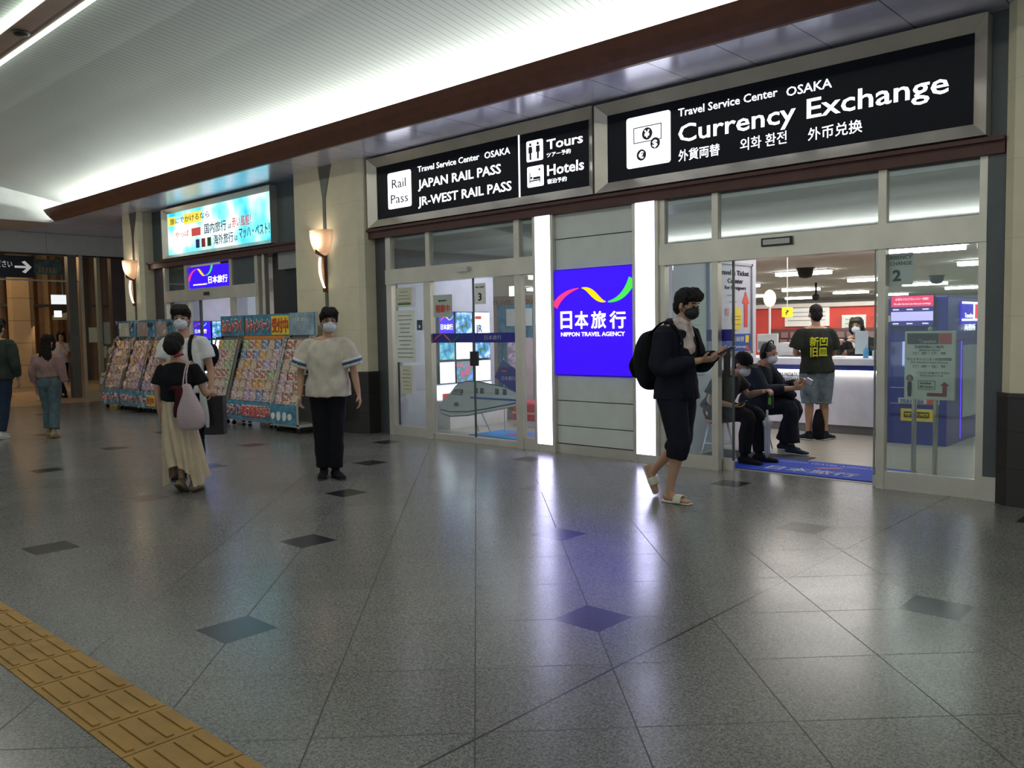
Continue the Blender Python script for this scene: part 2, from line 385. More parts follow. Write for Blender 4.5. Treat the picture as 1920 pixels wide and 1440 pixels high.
# ------------------------------------------------------------------ pillars
def pillar(x0, x1, yf, groove=None, name='pillar', back=8.3):
    t = struct(thing(name, ((x0 + x1) / 2, yf, 0)))
    c = 0.07
    b = B().prism([(x0, back), (x0, yf + c), (x0 + c, yf), (x1 - c, yf), (x1, yf + c), (x1, back)], 'z', 0.9, 3.985); P(b.obj('stone_shaft', STONE), t)
    c2 = 0.05
    b = B().prism([(x0 - .03, back), (x0 - .03, yf + c2), (x0 + c, yf - .04), (x1 - c, yf - .04), (x1 + .03, yf + c2), (x1 + .03, back)], 'z', 0.0, 0.9); P(b.obj('stone_base', DSTONE), t)
    b = B().prism([(x0 - .035, back), (x0 - .035, yf + c2), (x0 + c, yf - .055), (x1 - c, yf - .055), (x1 + .035, yf + c2), (x1 + .035, back)], 'z', 0.88, 0.91); P(b.obj('base_moulding', mat('dark_moulding', (0.05, 0.04, 0.035), 0.4)), t)
    if groove:
        g = mat('groove_steel', (0.16, 0.16, 0.14), 0.4, 0.6)
        pbox('groove', t, groove - 0.035, groove + 0.035, yf - 0.012, yf + 0.02, 0.91, 3.5, g)
        P(B().prism([(groove - .035, 3.5), (groove + .035, 3.5), (groove + .20, 3.985), (groove - .13, 3.985)], 'y', yf - 0.012, yf + .02).obj('groove_head', g), t)
    return t
pillar(-11.72, -9.98, 7.60, -10.84)
pillar(-18.08, -17.22, 7.60, -17.52)
pillar(-1.76, 2.5, 7.68)

# wall sconces
AMBER = glass('frosted_amber_glass', 0.05, (1.0, 0.86, 0.74), 0.3, 0.60, (0.97, 0.84, 0.74), transl=True)
HOTG = mat('lit_bulb_glass', (1, 0.8, 0.6), 0.4, emit=(1.0, 0.84, 0.68), es=6)
def sconce(x, label):
    t = thing('wall_sconce', (x, 7.57, 2.5), label, 'wall lamp', 'wall sconces on the pillars')
    # flared fan-shaped bowl
    b = B(); R = []
    for k in range(9):
        s = k / 8; z = 2.64 + 0.38 * (1 - math.cos(s * PI / 2)); rw = 0.03 + 0.225 * math.sin(s * PI / 2); rd = 0.03 + 0.15 * math.sin(s * PI / 2)
        R.append([(x + rw * math.cos(a), 7.56 - rd * math.sin(a), z) for a in [PI * j / 14 for j in range(15)]] +
                 [(x + (rw - .012) * math.cos(a), 7.56 - max(.01, (rd - .012)) * math.sin(a), z) for a in [PI - PI * j / 14 for j in range(15)]])
    P(b.rings(R).obj('glass_bowl', AMBER, smooth=True), t)
    P(B().ball((x + .03, 7.47, 2.86), (0.035, 0.035, 0.11)).obj('bulb', HOTG, smooth=True), t)
    P(B().rings([[(x - 0.075 + s * .12 + d * .5, 7.53 - 0.1 * math.sin(s * PI), 2.76 - .12 * s + e) for d, e in ((-.03, .02), (.03, .03), (.03, -.03), (-.03, -.02))] for s in [k / 6 for k in range(7)]]).obj('leaf_bracket', mat('bronze', (0.12, 0.06, 0.03), 0.4, 0.6)), t)
    # glowing curved blade under the bowl
    b = B(); R = []
    for k in range(13):
        s = k / 12; z = 2.62 - 0.46 * s; wd = 0.008 + 0.026 * math.sin(PI * min(1, s * 0.9 + 0.05)); cx = x - 0.06 + 0.10 * s * s; y = 7.53 - 0.02 * math.sin(PI * s)
        R.append([(cx - wd, y, z), (cx, y - .02, z), (cx + wd, y, z), (cx, y + .02, z)])
    P(b.rings(R).obj('glowing_blade', mat('lit_blade', (1, .8, .6), emit=(1.0, 0.80, 0.58), es=4.0), smooth=True), t)
    pbox('back_plate', t, x - 0.02, x + 0.03, 7.54, 7.60, 2.1, 3.0, mat('bronze', (0.12, 0.06, 0.03)))
    l = bpy.data.lights.new('sconce_bulb', 'POINT'); l.energy = 5; l.color = (1, 0.80, 0.62); l.shadow_soft_size = 0.05
    o = bpy.data.objects.new('sconce_bulb', l); COL.objects.link(o); o.location = (x - .03, 7.46, 2.90); P(o, t)
sconce(-10.84, 'amber glass wall sconce on the wide cream pillar between the shops')
sconce(-17.52, 'amber glass wall sconce on the far cream pillar above the brochure racks')

# ------------------------------------------------------------------ facade bay with the black signs
def beam(x0, x1, n):
    b = B().box(x0, x1, 7.74, 7.95, 2.83, 2.93).box(x0, x1, 7.70, 7.95, 2.93, 2.965)
    return struct(b.obj('trim_%d' % n, BEAMB), 'brown beam under the shop signs')
beam(-9.98, -1.77, 6); beam(-17.2, -11.75, 7)
struct(box('wall_fascia', -9.98, -1.77, 7.86, 7.99, 2.96, 3.985, DSTEEL))
struct(box('wall_fascia_far', -17.2, -11.75, 7.86, 7.99, 2.96, 3.985, TEAL))

def sign_frame(t, x0, x1, z0, z1, yf, wd, m=STEEL):
    """mitred picture-frame whose faces slope towards the panel"""
    b = B(); yo = yf - 0.10; yi = yf + 0.0
    o = [(x0, z0), (x1, z0), (x1, z1), (x0, z1)]; i = [(x0 + wd, z0 + wd), (x1 - wd, z0 + wd), (x1 - wd, z1 - wd), (x0 + wd, z1 - wd)]
    vs = [(p[0], yo, p[1]) for p in o] + [(p[0], yi - .01, p[1]) for p in i] + [(p[0], yf + .05, p[1]) for p in o] + [(p[0], yf + .05, p[1]) for p in i]
    fs = []
    for k in range(4):
        l = (k + 1) % 4
        fs += [(k, l, l + 4, k + 4), (k, k + 8, l + 8, l), (k + 4, l + 4, l + 12, k + 12), (k + 8, k + 12, l + 12, l + 8)]
    b.add(vs, fs); P(b.obj('frame', m), t)
S1 = 7.80
def rbox(x0, x1, z0, z1, r=0.03):
    out = []
    for cx, cz, a0 in ((x1 - r, z1 - r, 0), (x0 + r, z1 - r, 90), (x0 + r, z0 + r, 180), (x1 - r, z0 + r, 270)):
        for k in range(5): a = math.radians(a0 + k * 22.5); out.append((cx + r * math.cos(a), cz + r * math.sin(a)))
    return out
# currency exchange sign
t = thing('shop_sign', (-3.86, 7.80, 2.97), 'large black lit sign reading Currency Exchange over the open right shop', 'sign')
sign_frame(t, -5.83, -1.90, 2.985, 3.95, S1, 0.115)
pbox('panel', t, -5.76, -1.97, S1, 7.86, 3.05, 3.89, BLACKM)
text('Travel Service Center', -4.81, -3.72, 3.664, 0.083, S1, GLOW, t, bold=.006)
text('OSAKA', -3.63, -3.195, 3.64, 0.088, S1, GLOW, t, bold=.006)
text('Currency Exchange', -4.81, -2.208, 3.40, 0.187, S1, GLOW, t, bold=.01)
text('外貨両替', -4.81, -4.33, 3.20, 0.12, S1, GLOW, t, cjk=True, bold=.012)
text('외화 환전', -4.107, -3.627, 3.205, 0.12, S1, GLOW, t, cjk=True)
text('外币兑换', -3.418, -2.918, 3.19, 0.118, S1, GLOW, t, cjk=True, bold=.008)
o = poly('pictogram', rbox(-5.46, -4.906, 3.215, 3.755), 'y', S1 - .006, S1 + .01, GLOWB, t)
def ring_sq(x0, x1, z0, z1, w_, y, par):
    b = B()
    for q in ((x0, x1, z0, z0 + w_), (x0, x1, z1 - w_, z1), (x0, x0 + w_, z0, z1), (x1 - w_, x1, z0, z1)): b.box(q[0], q[1], y - .004, y, q[2], q[3])
    return P(b.obj('banknote_outline', INK), par)
yq = S1 - .007
ring_sq(-5.365, -5.01, 3.47, 3.64, .010, yq, o)
def disc(x, z, r, s, par):
    P(B().prism([(x + r * math.cos(2 * PI * k / 24), z + r * math.sin(2 * PI * k / 24)) for k in range(24)], 'y', yq - .006, yq).obj('coin', INK), par)
    text(s, x - r * .5, x + r * .5, z - r * .6, r * 1.2, yq - .007, GLOWB, par, bold=.02, name='coin_symbol')
disc(-5.19, 3.555, .065, '¥', o); disc(-5.09, 3.44, .06, '$', o); disc(-5.265, 3.34, .06, '€', o)
# rail pass sign
t = thing('shop_sign', (-7.9, 7.80, 2.97), 'black lit sign listing rail passes, tours and hotels over the glass door', 'sign')
sign_frame(t, -9.93, -5.86, 2.985, 3.96, S1, 0.115)
pbox('panel', t, -9.86, -5.93, S1, 7.86, 3.05, 3.89, BLACKM)
o = poly('pictogram', rbox(-9.57, -9.07, 3.22, 3.72), 'y', S1 - .006, S1 + .01, GLOWB, t)
text('Rail', -9.47, -9.17, 3.50, 0.13, S1 - .01, INK, o); text('Pass', -9.50, -9.13, 3.29, 0.13, S1 - .01, INK, o)
text('Travel Service Center', -8.925, -7.735, 3.657, 0.08, S1, GLOW, t, bold=.006); text('OSAKA', -7.64, -7.20, 3.65, 0.084, S1, GLOW, t, bold=.006)
text('JAPAN RAIL PASS', -8.925, -7.36, 3.435, 0.122, S1, GLOW, t, bold=.015)
text('JR-WEST RAIL PASS', -8.93, -7.185, 3.203, 0.122, S1, GLOW, t, bold=.014)
pbox('divider', t, -7.06, -7.04, S1 - .006, S1, 3.10, 3.87, GLOWB)
text('Tours', -6.605, -6.067, 3.605, 0.117, S1, GLOW, t, bold=.014); text('ツアー予約', -6.61, -6.245, 3.51, 0.056, S1, GLOW, t, cjk=True, bold=.01)
text('Hotels', -6.605, -6.055, 3.30, 0.128, S1, GLOW, t, bold=.014); text('宿泊予約', -6.607, -6.31, 3.20, 0.058, S1, GLOW, t, cjk=True, bold=.01)
o = poly('pictogram', rbox(-6.925, -6.667, 3.50, 3.745, .02), 'y', S1 - .006, S1 + .01, GLOWB, t)
for x, dz in ((-6.86, 0), (-6.74, 0)):
    b = B().prism([(x + .018 * math.cos(k), 3.70 + .018 * math.sin(k)) for k in [2 * PI * j / 12 for j in range(12)]], 'y', yq - .004, yq)
    b.prism([(x - .028, 3.675), (x + .028, 3.675), (x + .03, 3.60), (x + .014, 3.60), (x + .014, 3.52), (x - .014, 3.52), (x - .014, 3.60), (x - .03, 3.60)], 'y', yq - .004, yq)
    P(b.obj('figure_symbol', INK), o)
o = poly('pictogram', rbox(-6.918, -6.662, 3.195, 3.44, .02), 'y', S1 - .006, S1 + .01, GLOWB, t)
b = B().box(-6.88, -6.87, yq - .004, yq, 3.24, 3.37).box(-6.88, -6.71, yq - .004, yq, 3.26, 3.275).box(-6.72, -6.71, yq - .004, yq, 3.235, 3.30).box(-6.82, -6.71, yq - .004, yq, 3.28, 3.31)
b.prism([(-6.85 + .016 * math.cos(k), 3.305 + .016 * math.sin(k)) for k in [2 * PI * j / 12 for j in range(12)]], 'y', yq - .004, yq)
b.prism([(-6.72 + .014 * math.cos(k), 3.39 + .014 * math.sin(k)) for k in [2 * PI * j / 12 for j in range(12)]], 'y', yq - .004, yq)
P(b.obj('bed_symbol', INK), o)
# soffit-facade gap, side jambs
struct(box('trim_8', -1.90, -1.77, 7.78, 8.0, 0.2, 2.83, DSTEEL)); struct(box('baseboard_right', -1.90, -1.77, 7.77, 8.0, 0, 0.2, STEEL))
struct(box('trim_9', -9.98, -9.66, 7.86, 8.0, 0, 2.83, DSTEEL))

# ------------------------------------------------------------------ shop-front glazing
def vbar(t, x0, x1, z0, z1, y0=7.79, y1=7.87, name='mullion', m=STEEL): pbox(name, t, x0, x1, y0, y1, z0, z1, m)
# right shop
t = struct(thing('door_1', (-3.5, FY, 0)), 'open sliding entrance of the right shop')
pbox('header', t, -5.05, -1.90, 7.775, 7.92, 2.14, 2.36, STEEL)
pbox('sensor', t, -3.86, -3.55, 7.75, 7.775, 2.245, 2.325, BLACK); pbox('sensor_lens', t, -3.84, -3.57, 7.745, 7.75, 2.26, 2.31, mat('sensor_lens', (0.55, 0.55, 0.5), 0.3))
vbar(t, -5.06, -4.98, 0, 2.83); vbar(t, -1.96, -1.90, 0, 2.83)
for a, bb in ((-4.42, -4.35), (-2.77, -2.70)): vbar(t, a, bb, 0, 2.14); vbar(t, a, bb, 2.36, 2.83)
for a, bb in ((-4.98, -4.42), (-4.35, -2.77), (-2.70, -1.96)): pbox('transom_glass', t, a, bb, 7.825, 7.835, 2.36, 2.83, TRANS)
pbox('bottom_rail', t, -4.98, -4.42, 7.80, 7.87, 0, 0.14, STEEL); pbox('bottom_rail', t, -2.70, -1.96, 7.80, 7.87, 0, 0.16, STEEL)
pbox('glass_pane', t, -4.98, -4.42, 7.83, 7.838, 0.14, 2.14, CLEAR); pbox('glass_pane', t, -2.70, -1.96, 7.83, 7.838, 0.16, 2.14, CLEAR)
# sliding leaves parked behind the fixed panes
pbox('sliding_leaf', t, -4.95, -4.23, 7.90, 7.908, 0.10, 2.14, CLEAR); pbox('sliding_leaf', t, -2.83, -2.0, 7.90, 7.908, 0.10, 2.14, CLEAR)
pbox('leaf_rail', t, -4.95, -4.23, 7.885, 7.92, 0.0, 0.10, STEEL); pbox('leaf_rail', t, -2.83, -2.0, 7.885, 7.92, 0, 0.10, STEEL)
pbox('leaf_edge', t, -4.245, -4.23, 7.89, 7.92, 0.1, 2.14, DSTEEL); pbox('leaf_edge', t, -2.83, -2.82, 7.89, 7.92, 0.1, 2.14, mat('soft_edge', (0.3, 0.33, 0.32), 0.3))
pbox('safety_band', t, -4.54, -4.23, 7.893, 7.899, 1.33, 1.45, BAND)
pbox('pull_handle', t, -4.33, -4.27, 7.87, 7.899, 0.96, 1.24, BLACK); pbox('pull_handle', t, -2.80, -2.76, 7.87, 7.899, 0.98, 1.2, BLACK)
o = box('notice', -2.76, -2.50, 7.885, 7.889, 1.82, 2.10, mat('clear_film', (0.66, 0.68, 0.64), 0.5)); tag(o, 'small pale currency notice with a large 2 on the right glass pane', 'notice')
text('CURRENCY', -2.75, -2.51, 2.045, .035, 7.884, INK, o); text('EXCHANGE', -2.75, -2.51, 1.995, .035, 7.884, INK, o); text('2', -2.67, -2.60, 1.86, .10, 7.884, INK, o, bold=.03)
# left shop
t = struct(thing('door_2', (-8.2, FY, 0)), 'closed sliding glass entrance of the left shop')
pbox('header', t, -9.66, -6.80, 7.775, 7.92, 2.16, 2.37, STEEL)
pbox('sensor', t, -8.15, -7.93, 7.73, 7.775, 2.25, 2.31, mat('pale_plastic', (0.6, 0.6, 0.56), 0.4))
vbar(t, -9.66, -9.55, 0, 2.83); vbar(t, -8.86, -8.72, 0, 2.16); vbar(t, -8.80, -8.72, 2.37, 2.83); vbar(t, -7.16, -7.05, 0, 2.16); vbar(t, -7.16, -7.07, 2.37, 2.83)
for a, bb in ((-9.55, -8.80), (-8.72, -7.16), (-7.07, -6.82)): pbox('transom_glass', t, a, bb, 7.825, 7.835, 2.37, 2.83, TRANS)
pbox('glass_pane', t, -9.55, -8.86, 7.83, 7.838, 0.14, 2.16, CLEAR); pbox('glass_pane', t, -7.05, -6.82, 7.83, 7.838, 0.14, 2.16, CLEAR)
pbox('bottom_rail', t, -9.66, -8.86, 7.80, 7.87, 0, .14, STEEL); pbox('bottom_rail', t, -7.05, -6.80, 7.80, 7.87, 0, .14, STEEL)
pbox('bottom_rail', t, -8.72, -7.16, 7.81, 7.86, 0, .08, STEEL)
pbox('sliding_leaf', t, -8.72, -7.93, 7.83, 7.838, .08, 2.16, CLEAR); pbox('sliding_leaf', t, -7.92, -7.16, 7.83, 7.838, .08, 2.16, CLEAR)
pbox('leaf_edge', t, -7.932, -7.918, 7.82, 7.845, .08, 2.16, DSTEEL)
pbox('safety_band', t, -8.80, -7.16, 7.822, 7.829, 1.325, 1.45, BAND)
pbox('lock_box', t, -7.98, -7.84, 7.80, 7.829, 1.02, 1.21, BLACK)
def stripe(p, w0, m, par, y0, y1, name='stripe'):
    return P(B().prism(curve_poly(lambda s: bez(p, s), lambda s: w0 * (0.25 + math.sin(PI * min(1, s * .8 + .1)))), 'y', y0, y1).obj(name, m), par)
stripe([(-8.72, 1.34), (-8.60, 1.43), (-8.53, 1.44)], .008, RED, t, 7.818, 7.822); stripe([(-8.50, 1.44), (-8.44, 1.40), (-8.36, 1.34)], .008, ORANGE, t, 7.818, 7.822)
stripe([(-8.34, 1.34), (-8.22, 1.38), (-8.2, 1.44)], .008, GREENP, t, 7.818, 7.822)
text('日本旅行', -7.72, -7.42, 1.36, .06, 7.82, mat('pale_print', (.5, .5, .7)), t, cjk=True)
def notice(x0, x1, z0, z1, label, lines, m=PAPER, y=7.80, header=None, n=None):
    o = box('notice', x0, x1, y, y + .004, z0, z1, m); tag(o, label, 'notice')
    b = B(); h = z1 - z0; rnd = random.Random(int(abs(x0) * 1000))
    for k in range(lines):
        z = z1 - h * (k + 1.2) / (lines + 1.5); wdt = (x1 - x0) * rnd.uniform(.45, .8); cx = (x0 + x1) / 2
        b.box(cx - wdt / 2, cx + wdt / 2, y - .002, y, z - h * .008 - .003, z + .003)
    P(b.obj('printed_lines', mat('faint_ink', (.25, .26, .24), .7)), o); return o
o = notice(-9.45, -9.12, 1.83, 2.10, 'small notice with a green bar taped top left on the shop glass', 4, PAPERY)
pbox('green_bar', o, -9.42, -9.14, 7.797, 7.80, 1.86, 1.885, GREENP)
notice(-9.50, -9.06, 1.05, 1.78, 'tall white printed notice on the left shop glass, second from the top', 11)
notice(-9.40, -9.15, .60, 1.0, 'narrow cream notice low on the left shop glass', 6, PAPERY)
o = box('sticker', -9.02, -8.91, 7.80, 7.804, 1.50, 1.64, mat('dark_green', (.02, .07, .06), .5)); tag(o, 'small dark sticker with a white keyhole mark beside the door frame', 'sticker')
pbox('white_mark', o, -8.98, -8.95, 7.797, 7.80, 1.53, 1.57, PAPER)
o = box('notice', -7.87, -7.67, 7.80, 7.804, 1.82, 2.09, PAPER); tag(o, 'white notice with a large number 3 on the sliding glass door', 'notice')
text('NO. EXIT', -7.85, -7.69, 2.03, .02, 7.799, INK, o); text('3', -7.80, -7.74, 1.87, .10, 7.799, INK, o, bold=.02)
o = box('notice', -8.67, -8.30, 7.80, 7.804, 1.67, 1.97, mat('greenish_paper', (.50, .56, .50), .7)); tag(o, 'pale notice with big red characters at the left of the glass door', 'notice')
text('開鎖中', -8.62, -8.34, 1.73, .11, 7.799, RED, o, cjk=True, bold=.02); text('閉店のお知らせ', -8.56, -8.40, 1.88, .022, 7.799, INK, o, cjk=True)

# ------------------------------------------------------------------ lit strips and the grey wall with the blue light box
def strip(x0, x1, label):
    t = thing('light_strip', ((x0 + x1) / 2, 7.8, 0), label, 'light', 'lit vertical strips beside the blue sign')
    pbox('diffuser', t, x0 + .02, x1 - .02, 7.775, 7.86, .09, 2.83, STRIP)
    pbox('edge', t, x0 - .02, x0 + .02, 7.765, 7.88, .0, 2.83, STEEL); pbox('edge', t, x1 - .02, x1 + .02, 7.765, 7.88, 0, 2.83, STEEL); pbox('foot', t, x0 + .02, x1 - .02, 7.77, 7.88, 0, .09, STEEL)
strip(-6.81, -6.53, 'tall glowing white light strip on the left of the blue lit sign')
strip(-5.36, -5.07, 'tall glowing white light strip on the right of the blue lit sign')
t = struct(thing('wall_front_panels', (-5.95, 7.84, 0)))
for z0, z1 in ((.12, .325), (.335, .625), (.635, .93), (2.18, 2.535), (2.545, 2.83)): pbox('panel', t, -6.51, -5.38, 7.82, 7.92, z0, z1, GPANEL, bevel=.004)
pbox('backing', t, -6.53, -5.36, 7.88, 7.95, 0, 2.83, DSTEEL); pbox('kick', t, -6.51, -5.38, 7.81, 7.9, 0, .11, STEEL)
t = thing('lightbox_sign', (-5.95, 7.80, .94), 'large blue lit sign with a tricolour wave and white Japanese characters', 'sign')
pbox('panel', t, -6.505, -5.385, 7.79, 7.82, .945, 2.17, BLUEL)
X = lambda px: -6.51 + (px - 80) / (970 - 80) * 1.125
Z = lambda py, px: .945 + ((1330 + (px - 80) * .037) - py) / (1330 - 155 + (px - 80) * (.037 + .062)) * 1.225
def w2(*pts): return [(X(a), Z(b_, a)) for a, b_ in pts]
YF = 7.788
def wave(pts, m, w0, name):
    pp = w2(*pts); o = B().prism(curve_poly(lambda s: bez(pp, s), w0), 'y', YF - .004, YF).obj(name, m); return P(o, t)
wave([(82, 560), (170, 400), (370, 352)], REDL, lambda s: .004 + .042 * (1 - s) ** .8, 'red_stroke')
wave([(405, 350), (520, 350), (570, 505), (675, 508)], YELL, lambda s: .004 + .032 * math.sin(PI * s), 'yellow_stroke')
wave([(700, 510), (880, 490), (965, 250)], GREENL, lambda s: .006 + .046 * s ** .8, 'green_stroke')
for ch, a, b_ in (('日', 150, 288), ('本', 320, 478), ('旅', 508, 678), ('行', 715, 892)):
    text(ch, X(a), X(b_), Z(815, (a + b_) / 2), Z(615, a) - Z(815, a), YF, GLOW, t, cjk=True, bold=.022)
text('NIPPON TRAVEL AGENCY', X(155), X(880), Z(898, 500), .05, YF, GLOW, t, bold=.01)

# ------------------------------------------------------------------ far left bay
t = thing('shop_sign', (-14.5, 7.78, 3.03), 'bright cyan lit billboard with Japanese travel slogans above the far entrance', 'sign')
sign_frame(t, -16.50, -12.55, 2.99, 3.94, 7.82, 0.075)
def billboard_mat():
    m, nt, p = nodes('billboard'); N = nt.nodes; L = nt.links
    tc = N.new('ShaderNodeTexCoord'); n = N.new('ShaderNodeTexNoise'); n.inputs['Scale'].default_value = 1.3; n.inputs['Detail'].default_value = 2
    mp = N.new('ShaderNodeMapping'); mp.inputs['Location'].default_value = (3.1, 0, 1.7); L.new(tc.outputs['Object'], mp.inputs[0]); L.new(mp.outputs[0], n.inputs['Vector'])
    r = N.new('ShaderNodeValToRGB'); L.new(n.outputs['Fac'], r.inputs[0]); e = r.color_ramp.elements
    e[0].position = .36; e[0].color = (.03, .50, .66, 1); e[1].position = .58; e[1].color = (.78, .98, 1, 1); k = e.new(.46); k.color = (.22, .80, .92, 1)
    L.new(r.outputs[0], p.inputs['Emission Color']); L.new(r.outputs[0], p.inputs['Base Color']); p.inputs['Emission Strength'].default_value = 1.25; return m
pbox('panel', t, -16.43, -12.62, 7.815, 7.86, 3.06, 3.87, billboard_mat())
DK = mat('dark_letters', (.03, .05, .08)); RL = mat('red_letters', (.6, .1, .1), emit=(.9, .12, .1), es=.5, nosample=True)
YB = mat('yellow_patch', (.9, .7, .1), emit=(1, .75, .1), es=1.0)
y = 7.81
pbox('yellow_patch', t, -16.40, -16.1, y, y + .004, 3.62, 3.79, YB); pbox('yellow_patch', t, -15.75, -15.05, y, y + .004, 3.60, 3.80, YB)
text('旅にでかけるなら', -16.3, -14.75, 3.64, .12, y, DK, t, cjk=True)
pbox('red_tag', t, -15.45, -15.1, y, y + .004, 3.35, 3.50, RL); text('やっぱ', -16.1, -15.55, 3.37, .12, y, RL, t, cjk=True)
text('国内旅行', -14.95, -14.15, 3.35, .19, y, DK, t, cjk=True, bold=.012); text('は', -14.08, -13.98, 3.37, .09, y, DK, t, cjk=True); text('赤い風船！', -13.95, -13.3, 3.37, .19, y, RL, t, cjk=True, bold=.012)
for x, m in ((-15.3, BLUEP), (-15.08, RED), (-14.86, GREENP)): pbox('small_brochure', t, x, x + .14, y, y + .004, 3.12, 3.28, m)
text('海外旅行', -14.62, -13.92, 3.12, .19, y, DK, t, cjk=True, bold=.012); text('は', -13.87, -13.77, 3.14, .09, y, DK, t, cjk=True); text('マッハ・ベスト！', -13.72, -12.72, 3.16, .19, y, DK, t, cjk=True, bold=.014)
t = struct(thing('door_3', (-14.8, FY, 0)), 'open glass entrance of the far shop')
pbox('header', t, -16.6, -13.15, 7.775, 7.92, 2.14, 2.36, STEEL); pbox('sensor', t, -14.95, -14.72, 7.74, 7.775, 2.22, 2.28, BLACK); pbox('sensor_edge', t, -14.72, -14.69, 7.74, 7.775, 2.2, 2.31, STEEL)
for a, bb, z0 in ((-16.66, -16.58, 0), (-15.78, -15.66, 0), (-14.08, -13.98, 0), (-13.22, -13.12, 0), (-12.98, -12.90, 0)): vbar(t, a, bb, z0, 2.83)
pbox('transom_glass', t, -16.58, -15.78, 7.83, 7.838, 2.36, 2.83, TRANS); pbox('transom_panel', t, -13.98, -13.22, 7.83, 7.86, 2.36, 2.83, TEAL)
pbox('glass_pane', t, -16.58, -15.3, 7.83, 7.838, 0, 2.14, CLEAR); pbox('glass_pane', t, -13.98, -13.22, 7.83, 7.838, 0, 2.14, CLEAR)
pbox('leaf_edge', t, -15.34, -15.29, 7.85, 7.89, 0, 2.14, DSTEEL)
struct(box('wall_dark_panel', -12.9, -11.74, 7.95, 8.1, 0, 2.83, BLACK)); struct(box('trim_10', -12.55, -11.74, 7.84, 7.94, 2.55, 2.83, mat('grey_box', (.3, .3, .3), .5)))
struct(box('trim_11', -17.2, -16.66, 7.86, 8.0, 0, 2.83, mat('dark_violet_grey', (.07, .055, .065), .5)))
t = thing('lightbox_sign', (-14.85, 7.8, 2.36), 'small blue lit sign with a tricolour wave over the far entrance', 'sign')
pbox('panel', t, -15.60, -14.12, 7.80, 7.86, 2.37, 2.77, BLUEL)
def wv(p, m, w0, nm): P(B().prism(curve_poly(lambda s: bez(p, s), w0), 'y', 7.793, 7.798).obj(nm, m), t)
wv([(-15.6, 2.52), (-15.5, 2.70), (-15.3, 2.72)], REDL, lambda s: .005 + .03 * (1 - s), 'red_stroke'); wv([(-15.26, 2.72), (-15.15, 2.72), (-15.1, 2.59), (-14.98, 2.59)], YELL, lambda s: .006 + .02 * math.sin(PI * s), 'yellow_stroke')
wv([(-14.94, 2.59), (-14.75, 2.61), (-14.70, 2.77)], GREENL, lambda s: .006 + .025 * s, 'green_stroke')
text('日本旅行', -14.85, -14.15, 2.43, .14, 7.797, GLOW, t, cjk=True, bold=.02); text('NIPPON TRAVEL AGENCY', -15.43, -14.9, 2.42, .025, 7.797, GLOW, t)

# ------------------------------------------------------------------ glazed entrance at the far end (plane X = -22.1)
t = struct(thing('door_4', (-22.1, 6.5, 0)), 'far glazed entrance to the corridor')
PURP = mat('dark_purple_column', (.10, .075, .085), .35, .3)
pbox('column', t, -22.2, -22.0, 7.93, 8.13, 0, 3.48, mat('grey_column', (.20, .21, .22), .3, .7)); pbox('column', t, -22.25, -22.05, 8.97, 9.3, 0, 3.48, PURP); pbox('column', t, -22.2, -22.02, 8.2, 8.28, 0, 3.48, STEEL)
pbox('column', t, -22.2, -22.05, 8.62, 8.70, 0, 3.48, mat('pale_green_steel', (.35, .37, .30), .4, .4))
pbox('glass_pane', t, -22.12, -22.11, 8.28, 8.97, 0.1, 3.48, CLEAR); pbox('glass_rail', t, -22.14, -22.10, 8.13, 8.97, 0, .10, STEEL)
pbox('transom_glass', t, -22.12, -22.11, -2, 7.93, 2.86, 3.46, CLEAR); pbox('transom_rail', t, -22.14, -22.09, -2, 8.2, 2.84, 2.87, mat('pale_rail', (.6, .62, .6), .3, .5)); pbox('top_rail', t, -22.2, -22.05, -2, 9.3, 3.46, 3.49, BLACK)
t = thing('direction_sign', (-22.0, 6.4, 2.9), 'dark hanging sign with a white arrow pointing right at the far left', 'sign')
pbox('panel', t, -22.04, -21.96, 5.2, 7.16, 2.90, 3.40, mat('navy_sign', (.008, .012, .03), .4))
WL = mat('pale_letters', (.7, .7, .66), .6, emit=(.8, .85, .8), es=.35, nosample=True)
text('こちらへおまわりください', 5.3, 6.70, 3.12, .16, -21.955, WL, t, 'X', cjk=True)
b = B().prism([(6.75, 3.12), (7.0, 3.12), (6.9, 3.03), (6.97, 3.0), (7.11, 3.145), (6.97, 3.29), (6.9, 3.26), (7.0, 3.17), (6.75, 3.17)], 'x', -21.96, -21.95); P(b.obj('arrow', WL), t)
t = thing('poster_screen', (-22.05, 7.5, 2.95), 'bluish group-photo poster behind the glass beside the arrow sign', 'poster')
pbox('panel', t, -22.2, -22.17, 7.22, 7.86, 3.0, 3.36, mat('dusky_photo', (.09, .16, .2), .5, var=.7, scale=8)); 
for k in range(5): pbox('figure', t, -22.165, -22.16, 7.32 + k * .08, 7.37 + k * .08, 3.04, 3.18, mat('photo_warm', (.4, .3, .18), .6))
